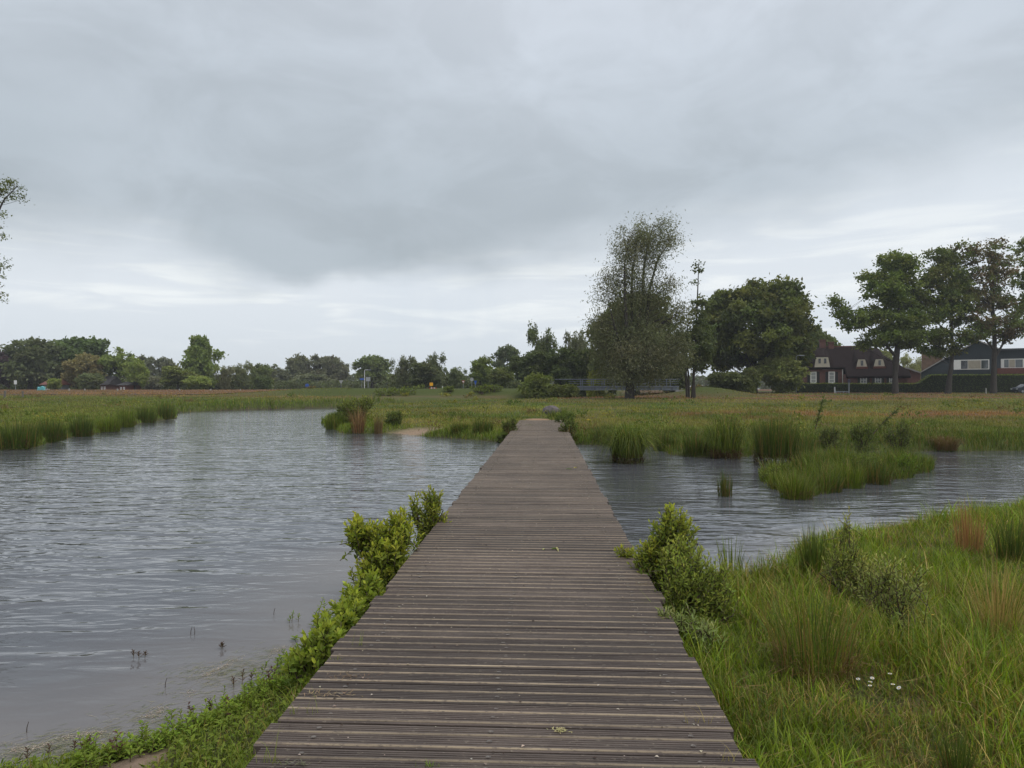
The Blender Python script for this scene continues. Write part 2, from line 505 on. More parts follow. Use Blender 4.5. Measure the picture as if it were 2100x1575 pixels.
# colours of the plant cover (albedo)
def meadow_col(x, y):
    n1, n2, n3 = fbm(x, y, 7, 21), fbm(x, y, 2.2, 25), fbm(x * .35, y, 5, 29)
    green = np.array([.062, .092, .022]); olive = np.array([.108, .118, .036]); straw = np.array([.135, .120, .058]); red = np.array([.172, .088, .066])
    t = sstep(.35, .65, n1)[..., None]
    c = green * (1 - t) + olive * t
    t = (sstep(.48, .75, n2) * .6)[..., None]
    c = c * (1 - t) + straw * t
    right = sstep(-14, 8, x)
    lush = (x < -12) * (1 - sstep(78, 98, y)) * sstep(.2, .5, n3 + .2)
    c = c * (1 - .6 * lush[..., None]) + np.array([.066, .098, .024]) * .6 * lush[..., None]
    r = sstep(60, 85, y) * (.35 + .5 * right) * sstep(.38, .62, n3) + .5 * sstep(100, 112, y) * sstep(.3, .5, n3) * (x > 20) + .55 * sstep(95, 110, y) * (x < -18)
    band = np.exp(-((y - 44 - 4 * (n1 - .5)) / 4.5) ** 2) * sstep(6, 12, x) * sstep(.35, .6, n2) * .8
    r = np.clip(np.maximum(r * (1 - np.exp(-((x - 26.5) / 7) ** 2 - ((y - 97) / 7) ** 2)), band), 0, .85)
    emb = sstep(91, 94, y) * sstep(-40, -24, x) * (1 - sstep(9, 12, x)) + np.exp(-((x - 26.5) / 6) ** 2 - ((y - 97) / 6) ** 2)
    emb = np.clip(emb, 0, 1)
    c = c * (1 - r[..., None]) + red * r[..., None]
    c = c * (1 - emb[..., None]) + np.array([.072, .092, .026]) * emb[..., None]
    return c

def ground_cols(x, y):
    a, b, c, d = land(x, y)
    col = meadow_col(x, y) * .8
    e = np.maximum(a, b)
    edge = (1 - sstep(.2, 2.2, e))[..., None]
    col = col * (1 - edge) + np.array([.07, .085, .026]) * edge
    scar = np.exp(-(((x + 4.4) / 1.5) ** 2 + ((y - 32.0) / 1.3) ** 2) ** 2)[..., None] * .95
    col = col * (1 - scar) + np.array([.27, .20, .145]) * scar
    al, ll = deck_local(x, y)
    path = (np.exp(-(((al + .2) / .75) ** 2 + ((ll - 38.2) / 2.4) ** 2) ** 2))[..., None]
    col = col * (1 - path) + np.array([.29, .19, .12]) * path
    nc = np.array([.060, .062, .024]) * (.7 + .8 * fbm(x, y, .5, 31))[..., None] + np.array([.05, .03, .018]) * sstep(.5, .75, fbm(x, y, .8, 33))[..., None]
    col = np.where((c > -.3)[..., None], nc, col)
    bare = np.exp(-(((x + 1.98) / .15) ** 2 + ((y - 3.72) / .2) ** 2) ** 2)[..., None]
    col = col * (1 - bare) + np.array([.20, .15, .115]) * bare
    col = np.where((d > 0)[..., None], np.array([.05, .055, .02]), col)
    sd = np.maximum(np.maximum(a, b), np.maximum(c, d))
    wet = (1 - sstep(-.05, .12, sd))[..., None]
    return col * (1 - wet) + np.array([.06, .048, .038]) * wet

def fan_grid(s, D):
    S, DD = np.meshgrid(s, D)
    X, Y = S * (np.abs(DD) + 10), DD
    n, m = S.shape
    i = np.arange(n * m).reshape(n, m)
    q = np.stack([i[:-1, :-1], i[:-1, 1:], i[1:, 1:], i[1:, :-1]], -1).reshape(-1, 4)
    return X.ravel(), Y.ravel(), q

D_ = np.concatenate([np.linspace(-60, 1, 30)[:-1], np.linspace(1, 14, 150)[:-1], np.geomspace(14, 160, 210)[:-1], np.geomspace(160, 1000, 24)])
s_ = np.concatenate([np.linspace(-1.6, -1, 12)[:-1], np.linspace(-1, 1, 300), np.linspace(1, 1.6, 12)[1:]])
X, Y, Q = fan_grid(s_, D_)
Z = G(X, Y)
me = np_mesh('ground', np.stack([X, Y, Z], -1), [Q], ground_cols(X, Y), smooth=True)
tag(link('ground', me, None, M['ground']), kind='structure')

D_ = np.concatenate([np.linspace(-12, 2, 20)[:-1], np.linspace(2, 14, 60)[:-1], np.geomspace(14, 150, 90)])
X, Y, Q = fan_grid(np.linspace(-1.2, 1.2, 120), D_)
a, b, c, d = land(X, Y)
sh = sstep(-2.0, -.1, c) * (X < -.2) * .8 + sstep(-1.6, -.1, c) * (X >= -.2) * .55
calm = np.clip(.62 * sstep(-1.6, -.2, c) * (X < 0) + sstep(-1.5, -.1, c) * (X > 0) * .6 + .25 * sstep(-6, -1, c) * (X < 0) + (X > 1) * (.12 + .55 * sstep(.42, .62, fbm(X, Y, 3.5, 61))), 0, 1)
me = np_mesh('water', np.stack([X, Y, np.full_like(X, WZ)], -1), [Q], np.stack([sh, calm, calm * 0], -1), smooth=True)
tag(link('water', me, None, M['water']), kind='structure')

# ------------------------------------------------------------------ plant geometry
def unit(v): return v / (np.linalg.norm(v, axis=-1, keepdims=True) + 1e-9)

class Leafy:
    """collects vertex / face / colour arrays of blades, leaves and tubes"""
    def __init__(self): self.V, self.F, self.C, self.n = [], {}, [], 0
    def put(self, V, faces, C):
        for f in faces:
            self.F.setdefault(f.shape[1], []).append(f + self.n)
        self.V.append(V); self.C.append(C); self.n += len(V)
    def blades(self, base, h, w, az, lean, col, segs=2, droop=0.0, tipw=0.0, twist=.8):
        n = len(base)
        t = np.linspace(0, 1, segs + 1)
        dirv = np.stack([np.cos(az), np.sin(az)], -1)
        sa = az + math.pi / 2 + rng.uniform(-twist, twist, n)
        side = np.stack([np.cos(sa), np.sin(sa), np.zeros(n)], -1)
        dro = np.broadcast_to(np.asarray(droop, float), (n,))
        pts = []
        for tt in t:
            p = np.empty((n, 3))
            p[:, :2] = base[:, :2] + dirv * (h * lean * (tt * .35 + .65 * tt ** 2.0))[:, None]
            p[:, 2] = base[:, 2] + h * (tt - dro * tt ** 2.4)
            pts.append(p)
        rows = []
        for k, tt in enumerate(t[:-1]):
            ww = (w * (1 - tt ** 1.6) * (.75 + .25 * min(1, tt * 3)))[:, None] * .5
            rows += [pts[k] - side * ww, pts[k] + side * ww]
        rows.append(pts[-1])
        m = len(rows)
        V = np.stack(rows, 1).reshape(-1, 3)
        b0 = np.arange(n)[:, None] * m
        fs = []
        for k in range(segs - 1):
            fs.append(b0 + np.array([[2 * k, 2 * k + 1, 2 * k + 3, 2 * k + 2]]))
        fs.append(b0 + np.array([[m - 3, m - 2, m - 1]]))
        self.put(V, fs, np.repeat(col, m, axis=0))
    def leaves(self, pos, dirv, nrm, L, Wd, col, fine=False, fold=.25):
        n = len(pos)
        d = unit(dirv)
        sd = unit(np.cross(d, nrm))
        nn = np.cross(sd, d)
        L = np.broadcast_to(L, (n,))[:, None]; Wd = np.broadcast_to(Wd, (n,))[:, None]
        if fine:
            up = nn * Wd * fold
            r = [pos, pos + d * L * .3 + sd * Wd * .42 + up * .8, pos + d * L * .65 + sd * Wd * .45 + up * .8 - nn * L * .03, pos + d * L - nn * L * .08,
                 pos + d * L * .65 - sd * Wd * .45 + up * .8 - nn * L * .03, pos + d * L * .3 - sd * Wd * .42 + up * .8]
            V = np.stack(r, 1).reshape(-1, 3)
            b0 = np.arange(n)[:, None] * 6
            self.put(V, [b0 + np.array([[0, 1, 2, 3]]), b0 + np.array([[0, 3, 4, 5]])], np.repeat(col, 6, axis=0))
        else:
            up = nn * Wd * fold
            r = [pos, pos + d * L * .5 + sd * Wd * .5 + up, pos + d * L, pos + d * L * .5 - sd * Wd * .5 + up]
            V = np.stack(r, 1).reshape(-1, 3)
            b0 = np.arange(n)[:, None] * 4
            self.put(V, [b0 + np.array([[0, 1, 2]]), b0 + np.array([[0, 2, 3]])], np.repeat(col, 4, axis=0))
    def tube(self, path, rad, n=5, col=(.1, .08, .06)):
        path = np.asarray(path, float); K = len(path)
        tan = unit(np.gradient(path, axis=0))
        ref = np.array([1.0, .13, .02]) if abs(tan[:, 2]).mean() > .5 else np.array([0, 0, 1.0])
        a = unit(np.cross(tan, ref)); b = np.cross(tan, a)
        th = np.arange(n) * 2 * math.pi / n
        ring = a[:, None] * np.cos(th)[None, :, None] + b[:, None] * np.sin(th)[None, :, None]
        V = (path[:, None] + ring * np.asarray(rad, float)[:, None, None]).reshape(-1, 3)
        i = np.arange(K * n).reshape(K, n)
        j = np.roll(i, -1, axis=1)
        q = np.stack([i[:-1], j[:-1], j[1:], i[1:]], -1).reshape(-1, 4)
        self.put(V, [q], np.tile(np.array(col, float), (K * n, 1)))
    def mesh(self, name, smooth=False):
        return np_mesh(name, np.concatenate(self.V), [np.concatenate(f) for f in self.F.values()], np.concatenate(self.C), smooth)
    def build(self, name, mat_, parent=None, kind=None, smooth=False):
        return link(name, self.mesh(name, smooth), parent, mat_, kind)

def jit(n, col, amt=.2, hue=.08):
    c = np.tile(np.array(col, float), (n, 1)) if np.ndim(col) == 1 else np.array(col, float)
    return c * rng.uniform(1 - amt, 1 + amt, (n, 1)) * rng.uniform(1 - hue, 1 + hue, (n, 3))

def pick(n, cols, p):
    return np.array(cols)[rng.choice(len(cols), n, p=p)]

# ------------------------------------------------------------------ boardwalk
bw = thing('boardwalk', (-.203, 0, 0), 'grooved brown timber boardwalk running straight across the river to the far meadow', 'boardwalk', -math.atan(DK))

def plank_mesh(k):
    r = np.random.default_rng(100 + k)
    prof = [(0, -.042), (0, -.005), (.004, 0)]
    for c_ in (.048, .068, .088, .106, .158, .176, .193):
        dpt = r.uniform(.0055, .0085)
        prof += [(c_ - .0045, 0), (c_ - .002, -dpt), (c_ + .002, -dpt), (c_ + .0045, 0)]
    prof += [(.208, 0), (.216, -.007), (.217, -.042)]
    mb = MB()
    xs = [-DHW, DHW]
    n = len(prof)
    vs = [(x, y, z) for x in xs for y, z in prof]
    fs = [(i, i + 1, n + i + 1, n + i) for i in range(n - 1)] + [tuple(range(n))[::-1], tuple(range(n, 2 * n))]
    mb.add(vs, fs)
    return mb.mesh('plank', M['plank'])
plank_me = [plank_mesh(k) for k in range(5)]
def strip_mesh(k):
    r = np.random.default_rng(300 + k)
    xs = np.linspace(-DHW + .002, DHW - .002, 13)
    mb = MB()
    y0 = r.normal(0, .0006, 13); y1 = .0165 + r.normal(0, .0012, 13)
    vs = [(x, a, .0018) for x, a in zip(xs, y0)] + [(x, a, .0018) for x, a in zip(xs, y1)] + [(x, a - .001, -.002) for x, a in zip(xs, y0)]
    n = 13
    fs = [(i, i + 1, n + i + 1, n + i) for i in range(n - 1)] + [(2 * n + i, 2 * n + i + 1, i + 1, i) for i in range(n - 1)]
    mb.add(vs, fs)
    return mb.mesh('grip_strip', M['grip'])
strip_me = [strip_mesh(k) for k in range(3)]
PITCH = .232
NPL = 149
L0 = 36.1 - NPL * PITCH
scr = MB()
for i in range(NPL):
    y = L0 + i * PITCH
    p = link('plank', plank_me[rng.integers(5)], bw)
    p.location = (rng.normal(0, .011), y, rng.normal(0, .0013))
    p.rotation_euler = (rng.normal(0, .004), rng.normal(0, .0006), rng.normal(0, .0012))
    for yy in (.011, .124):
        s = link('grip_strip', strip_me[rng.integers(3)], p)
        s.location = (0, yy, 0)
    for xx in (-DHW + .215, -.045, DHW - .215):
        for yy in (.077, .167):
            cx, cy = xx + rng.normal(0, .008), y + yy + rng.normal(0, .003)
            n = 9; R = .0125
            vs = [(cx + R * math.cos(2 * math.pi * q / n), cy + R * math.sin(2 * math.pi * q / n), .0012) for q in range(n)]
            vs += [(cx + R * .55 * math.cos(2 * math.pi * q / n), cy + R * .55 * math.sin(2 * math.pi * q / n), -.003) for q in range(n)]
            scr.add(vs, [(q, (q + 1) % n, n + (q + 1) % n, n + q) for q in range(n)] + [tuple(range(n, 2 * n))])
scr.build('screw', M['screw'], bw, 'stuff')
for xx in (-.93, 0, .93):
    MB().box(xx - .05, xx + .05, L0, 36.0, -.235, -.046).build('beam', M['beam'], bw)
for yy in np.arange(3.0, 35, 3.2):
    for xx in (-.80, .80):
        MB().cyl((xx, yy, -1.3), (xx, yy, -.05), .075, .07, 8).build('post', M['beam'], bw)

# ------------------------------------------------------------------ trees
def ell_lobes(w, h, z0, r, k=9, dep=1.0):
    """a main body and a ring of lobes for an uneven outline"""
    L = [(0, 0, z0 + h * .48, w * .36, w * .36 * dep, h * .40)]
    for i in range(k):
        an = r.uniform(0, 2 * math.pi); e = r.uniform(-.9, 1.3)
        rr = math.cos(min(e, 1.2) * .9) * r.uniform(.55, .72) * w * .5
        zz = z0 + h * (.5 + .36 * math.sin(e))
        s = r.uniform(.17, .27)
        L.append((rr * math.cos(an), rr * math.sin(an) * dep, zz, w * s, w * s * dep, w * s * r.uniform(.65, .95)))
    return L

CF = [1.25, 1.3, 1.15]
def crown(lobes, n_clump, clump_r, n_leaf, L, Wd, col, r, dens=None, flat=.65, camt=.28, up=.5, hollow=.35, droop=0.0):
    n_clump, n_leaf, L, Wd = int(n_clump * CF[0]), int(n_leaf * CF[1]), L * CF[2], Wd * CF[2]
    lob = np.array([l[:6] for l in lobes])
    wts = lob[:, 3] * lob[:, 5] * (np.array(dens) if dens is not None else 1)
    idx = r.choice(len(lob), n_clump, p=wts / wts.sum())
    dv = unit(r.normal(0, 1, (n_clump, 3)))
    rad = (hollow + (1 - hollow) * r.uniform(0, 1, n_clump) ** .6)[:, None]
    cc = lob[idx, :3] + dv * rad * lob[idx, 3:6]
    cr = clump_r * r.uniform(.6, 1.35, n_clump)
    K = n_leaf
    off = r.normal(0, .5, (n_clump, K, 3)); off[..., 2] *= flat
    pos = (cc[:, None] + off * cr[:, None, None]).reshape(-1, 3)
    pos[:, 2] -= droop * np.abs(r.normal(0, 1, len(pos))) * clump_r
    N = len(pos)
    nr = unit(r.normal(0, 1, (N, 3)) + np.array([0, 0, up]) + np.repeat(dv, K, axis=0) * .4)
    dr = unit(r.normal(0, 1, (N, 3)) + np.array([0, 0, -.25 - droop]))
    cb = np.repeat(r.uniform(1 - camt, 1 + camt, (n_clump, 1)) * r.uniform(.93, 1.07, (n_clump, 3)), K, axis=0)
    c = np.array(col)[None] * cb * r.uniform(.8, 1.2, (N, 1)) if np.ndim(col) == 1 else np.array(col)[r.integers(len(col), size=n_clump)].repeat(K, axis=0) * cb * r.uniform(.8, 1.2, (N, 1))
    lf = Leafy()
    lf.leaves(pos, dr, nr, L * r.uniform(.6, 1.4, N), Wd * r.uniform(.6, 1.4, N), c)
    return lf, cc

def limbs(stems, targets, r, br=.35, sides=5, up=.55, minr=.018):
    """stems: list of (path (K,3), radii); each target is reached by a bent branch from the stem"""
    tb = Leafy()
    allp, allr = [], []
    for path, rad in stems:
        path = np.asarray(path, float)
        t = np.linspace(0, 1, len(path)); tt = np.linspace(0, 1, len(path) * 6)
        fine = np.stack([np.interp(tt, t, path[:, i]) for i in range(3)], -1)
        fr = np.interp(tt, t, rad)
        tb.tube(fine[::2], fr[::2], 8, (.08, .065, .055))
        allp.append(fine[len(fine) // 5:]); allr.append(fr[len(fine) // 5:])
    allp, allr = np.concatenate(allp), np.concatenate(allr)
    for c in targets:
        hz = np.linalg.norm(allp[:, :2] - c[:2], axis=1)
        want = c[2] - up * hz
        cost = np.abs(allp[:, 2] - want) + hz * .6
        i = int(np.argmin(cost))
        p0 = allp[i]
        r0 = max(minr * 1.3, min(allr[i] * .6, br * .05 * np.linalg.norm(c - p0)))
        mid = p0 * .5 + c * .5 + np.array([r.normal(0, .06), r.normal(0, .06), .0]) * np.linalg.norm(c - p0)
        mid[2] -= .1 * (c[2] - p0[2])
        q = np.linspace(0, 1, 5)[:, None]
        path = p0 * (1 - q) ** 2 + 2 * mid * q * (1 - q) + c * q ** 2
        tb.tube(path, np.linspace(r0, minr, 5), sides, (.08, .065, .055))
    return tb

def simple_stem(h, r0, r, lean=0.0, flare=1.5):
    z = np.linspace(0, h, 7)
    x = lean * z / h + np.cumsum(r.normal(0, .012 * h, 7)) * (z > 0)
    y = np.cumsum(r.normal(0, .012 * h, 7)) * (z > 0)
    rad = r0 * (1 - .85 * z / h); rad[0] *= flare
    z = z.copy(); z[0] = -.3
    return (np.stack([x, y, z], -1), rad)

def tree(name, loc, label, cat, crown_lf, trunk_lf, group=None, bark='bark'):
    o = thing(name, loc, label, cat, 0, group)
    trunk_lf.build('trunk', M[bark], o, smooth=True)
    if crown_lf is not None: crown_lf.build('crown', M['leaf'], o)
    return o

def px_lobes(lst, u_b, v_b, D, dep=.8, r=None):
    """ellipses read off the photograph (u, v, ru, rv[, depth offset m]) turned into ellipsoids round the trunk"""
    k = D / F
    out = []
    for e in lst:
        u, v, ru, rv = e[:4]
        dy = e[4] if len(e) > 4 else ((r.uniform(-.5, .5) * ru * k) if r is not None else 0)
        out.append(((u - u_b) * k, dy, (v_b - v) * k, ru * k, ru * k * dep, rv * k))
    return out

def px_stem(pts, u_b, v_b, D, rad, dy=None):
    k = D / F
    p = [((u - u_b) * k, (dy[i] if dy else 0), (v_b - v) * k) for i, (u, v) in enumerate(pts)]
    return (np.array(p), np.array(rad))

def base_at(u, D):
    x = (u - U0) / F * D
    z = g1(x, D)
    return (x, D, z), HV + (CH - z) / D * F        # world base, and its photo row

def rs_(k): return np.random.default_rng(k)

# --- tall crack willow in the meadow
r = rs_(1)
D = 80
loc, vb = base_at(1291, D)
loc = (loc[0], loc[1], loc[2] - .05)
lb = px_lobes([(1300, 730, 70, 62), (1265, 715, 45, 50), (1345, 720, 48, 52), (1300, 665, 62, 48), (1255, 610, 42, 40), (1235, 655, 26, 36), (1340, 610, 48, 40), (1370, 580, 30, 32),
               (1300, 560, 40, 46), (1285, 510, 24, 40), (1275, 480, 14, 28), (1315, 490, 26, 46), (1355, 475, 28, 34), (1380, 480, 18, 22), (1345, 520, 28, 30), (1395, 640, 22, 40), (1250, 560, 20, 22), (1225, 690, 20, 36), (1385, 700, 24, 44)], 1291, vb, D, .85, r)
dn = [1.2, 1.0, 1.0, 1.3, .55, .8, .75, .55, .65, .6, .35, .75, .7, .5, .65, .7, .6, 1.0, 1.0]
cl, cc = crown(lb, 520, 1.25, 82, .27, .072, [(.078, .088, .052), (.068, .078, .044), (.092, .100, .062)], r, dn, .9, .25, .2, .15, .5)
st = [px_stem([(1291, vb + 3), (1292, 780), (1298, 740), (1305, 690), (1320, 600), (1322, 545), (1335, 480), (1345, 452)], 1291, vb, D, [.62, .42, .36, .28, .18, .13, .07, .03], [0, 0, .2, .3, .5, .5, .3, .2]),
      px_stem([(1292, 770), (1285, 690), (1280, 620), (1278, 545), (1290, 480)], 1291, vb, D, [.30, .25, .17, .10, .04], [0, -.3, -.8, -1, -.8]),
      px_stem([(1295, 760), (1325, 690), (1335, 590), (1352, 530), (1385, 480)], 1291, vb, D, [.28, .22, .15, .10, .03], [0, .3, .9, 1, 1.3]),
      px_stem([(1292, 760), (1298, 640), (1300, 560), (1310, 500)], 1291, vb, D, [.26, .17, .12, .04], [0, .8, 1.2, 1.2]),
      px_stem([(1292, 750), (1262, 680), (1245, 620)], 1291, vb, D, [.22, .13, .04], [0, -.6, -1])]
tree('willow_tree', loc, 'tall airy grey-green willow with thin upright limbs standing before the steel footbridge', 'tree', cl, limbs(st, cc, r, .25))

# --- multi-stemmed alder with one bare leader
r = rs_(2)
D = 84
loc, vb = base_at(1416, D)
lb = px_lobes([(1425, 700, 34, 34), (1402, 690, 24, 40), (1450, 690, 20, 34), (1430, 640, 22, 26), (1432, 600, 12, 22), (1434, 550, 8, 12), (1433, 575, 10, 14), (1431, 608, 13, 16), (1398, 740, 22, 26), (1440, 735, 24, 22)], 1416, vb, D, .9, r)
cl, cc = crown(lb, 150, .60, 22, .30, .2, [(.052, .07, .03), (.045, .06, .026)], r, [1.1, 1.1, 1.1, .8, .35, .5, .5, .4, 1, 1], .6, .25, .4, .2)
st = [px_stem([(1424, vb + 2), (1422, 760), (1428, 680), (1431, 600), (1434, 528)], 1416, vb, D, [.2, .15, .12, .08, .03]),
      px_stem([(1409, vb + 2), (1407, 770), (1408, 700), (1412, 650)], 1416, vb, D, [.16, .13, .10, .03]),
      px_stem([(1419, vb + 2), (1424, 760), (1438, 720), (1452, 680)], 1416, vb, D, [.17, .13, .09, .03]),
      px_stem([(1413, vb + 2), (1412, 765), (1400, 710), (1395, 670)], 1416, vb, D, [.14, .11, .08, .03])]
tree('alder_tree', loc, 'slim dark alder with several stems and a bare spike leader beside the chestnut', 'tree', cl, limbs(st, cc[::2], r, .25))

# --- broad chestnut
r = rs_(3)
D = 118
loc, vb = base_at(1545, D)
lb = px_lobes([(1550, 670, 92, 72), (1560, 615, 66, 40), (1490, 660, 50, 50), (1480, 620, 30, 26), (1455, 690, 32, 40), (1450, 740, 28, 26), (1612, 640, 42, 44), (1632, 690, 34, 44), (1635, 620, 20, 20), (1600, 600, 34, 24), (1510, 720, 60, 30), (1590, 720, 62, 28), (1480, 735, 36, 22), (1640, 735, 22, 26)], 1545, vb, D, .9, r)
cl, cc = crown(lb, 360, 1.35, 60, .55, .38, [(.050, .066, .020), (.058, .070, .018), (.044, .060, .020), (.066, .080, .022)], r, None, .55, .32, .8, .3)
st = [px_stem([(1545, vb + 3), (1545, 760), (1548, 720), (1550, 640)], 1545, vb, D, [.75, .55, .45, .2]),
      px_stem([(1545, 765), (1505, 715), (1475, 670)], 1545, vb, D, [.4, .28, .1]), px_stem([(1547, 765), (1590, 715), (1625, 670)], 1545, vb, D, [.4, .28, .1])]
tree('chestnut_tree', loc, 'massive domed chestnut with dense olive foliage left of the thatched farmhouse', 'tree', cl, limbs(st, cc[::5], r, .3))

# --- three big trees and one at the frame edge on the verge before the houses
def verge_tree(seed, D, ub, name, label, lobes, cols, stems, nc, dens=None, nl=55, cr=1.0, thin=2):
    r = rs_(seed)
    loc, vb = base_at(ub, D)
    global CF
    CF = [1.4, 1.25, 1.05]
    lb = px_lobes(lobes, ub, vb, D, .85, r)
    cl, cc = crown(lb, nc, cr * .95, nl, .40, .28, cols, r, dens, .55, .3, .6, .25)
    st = [px_stem([(a, min(b, vb + 2)) for a, b in pts], ub, vb, D, [q * .62 for q in rad], dy) for pts, rad, dy in stems]
    return tree(name, loc, label, 'tree', cl, limbs(st, cc[::thin], r, .3))
oakg = [(.062, .088, .020), (.052, .076, .020), (.072, .096, .024)]
verge_tree(4, 108, 1836, 'oak_tree', 'big green oak with a long left limb in front of the thatched roof',
           [(1850, 560, 44, 40), (1830, 530, 28, 18), (1870, 600, 40, 44), (1815, 590, 34, 30), (1790, 570, 24, 20), (1785, 600, 22, 16), (1830, 650, 48, 42), (1775, 650, 30, 20), (1735, 640, 22, 14), (1745, 665, 24, 12), (1720, 618, 16, 12), (1850, 690, 46, 24), (1800, 690, 32, 20), (1860, 545, 26, 26), (1785, 705, 22, 12), (1880, 660, 22, 30)],
           oakg, [([(1836, 810), (1836, 770), (1838, 735), (1845, 690), (1848, 610), (1850, 550)], [.85, .6, .75, .5, .3, .1], [0, 0, 0, .2, .4, .4]),
                  ([(1840, 735), (1800, 690), (1760, 662), (1728, 640)], [.4, .25, .15, .06], [0, -.5, -1, -1.2]), ([(1842, 730), (1830, 640), (1800, 590)], [.38, .22, .06], [0, .8, 1]),
                  ([(1842, 720), (1870, 650), (1882, 580)], [.34, .2, .06], [0, .5, .6])], 250, thin=3)
verge_tree(5, 110, 1947, 'oak_tree', 'oak with level layered branches between the farmhouse and the dark barn',
           [(1935, 530, 30, 26), (1955, 560, 34, 34), (1920, 580, 30, 30), (1950, 610, 40, 32), (1905, 640, 32, 24), (1960, 645, 38, 24), (1940, 690, 42, 18), (1895, 690, 32, 18), (1985, 690, 28, 16), (1925, 720, 34, 12), (1980, 590, 22, 22), (1890, 610, 16, 20), (1965, 715, 26, 12)],
           [(.058, .080, .022), (.048, .070, .022), (.062, .072, .024), (.064, .088, .022)],
           [([(1944, 810), (1948, 770), (1953, 735), (1953, 680), (1948, 600), (1945, 530)], [.8, .55, .42, .34, .2, .06], None), ([(1953, 690), (1915, 660), (1890, 640)], [.25, .14, .05], [0, -.6, -1]),
            ([(1953, 680), (1980, 640), (1995, 600)], [.22, .12, .05], [0, .6, 1]), ([(1951, 720), (1910, 705), (1890, 695)], [.16, .10, .04], [0, .4, .8])], 190, nl=58, thin=2)
verge_tree(6, 110, 2037, 'ash_tree', 'half-bare tree with reddish sprouting twigs in front of the dark barn',
           [(2040, 510, 30, 20), (1995, 525, 24, 22), (2055, 545, 34, 26), (2015, 570, 34, 28), (2065, 590, 30, 26), (1995, 600, 26, 20), (2035, 620, 36, 26), (2075, 640, 30, 26), (1990, 640, 28, 20), (2050, 670, 44, 20), (2005, 665, 26, 16), (2085, 680, 24, 18), (1970, 505, 12, 10), (2060, 690, 30, 14)],
           [(.072, .062, .036), (.078, .064, .038), (.056, .068, .026), (.060, .080, .024)],
           [([(2037, 812), (2038, 770), (2040, 700), (2038, 640), (2030, 560), (2025, 495)], [.85, .6, .5, .34, .16, .03], None), ([(2040, 720), (2012, 690), (1975, 665), (1955, 690)], [.3, .2, .12, .05], [0, -.5, -.8, -1]),
            ([(2043, 730), (2070, 690), (2085, 640), (2090, 600)], [.3, .2, .12, .04], [0, .5, 1, 1]), ([(2038, 650), (2045, 570), (2050, 510)], [.25, .14, .04], [0, .6, 1]),
            ([(2036, 650), (2012, 580), (1990, 520)], [.22, .12, .03], [0, -.6, -1])], 215, nl=24, cr=.95, thin=1)
verge_tree(7, 112, 2150, 'oak_tree', 'tree at the right edge of the view showing only its left twigs',
           [(2130, 560, 44, 60), (2140, 500, 36, 36), (2120, 620, 40, 40), (2160, 600, 50, 80), (2130, 670, 44, 30), (2110, 520, 18, 30)], oakg,
           [([(2150, 812), (2150, 700), (2148, 600), (2140, 500)], [.8, .5, .3, .08], None)], 120, nl=40, thin=2)

# --- tall tree at the left frame edge, near bank
r = rs_(8)
D = 46
loc, vb = base_at(-62, D)
lb = px_lobes([(-50, 420, 60, 70), (5, 385, 32, 26), (-30, 370, 40, 30), (-5, 475, 18, 16), (-60, 560, 60, 80), (-8, 545, 10, 10), (-8, 595, 9, 9), (-90, 480, 60, 90), (-70, 660, 50, 40)], -62, vb, D, .9, r)
cl, cc = crown(lb, 190, .40, 24, .13, .085, [(.07, .085, .03), (.06, .075, .028)], r, [1, 1.5, 1, 1.6, 1, 1.6, 1.6, 1, 1], .6, .25, .4, .2)
st = [px_stem([(-62, vb + 6), (-60, 700), (-55, 560), (-45, 440), (-30, 380)], -62, vb, D, [.32, .24, .18, .10, .03]),
      px_stem([(-58, 560), (-20, 470), (5, 410), (40, 375)], -62, vb, D, [.12, .08, .05, .015]), px_stem([(-58, 600), (-30, 520), (-5, 475)], -62, vb, D, [.1, .05, .02])]
tree('birch_tree', loc, 'loose-twigged tree at the left edge of the view reaching in over the far bank', 'tree', cl, limbs(st, cc[::2], r, .2, minr=.01))

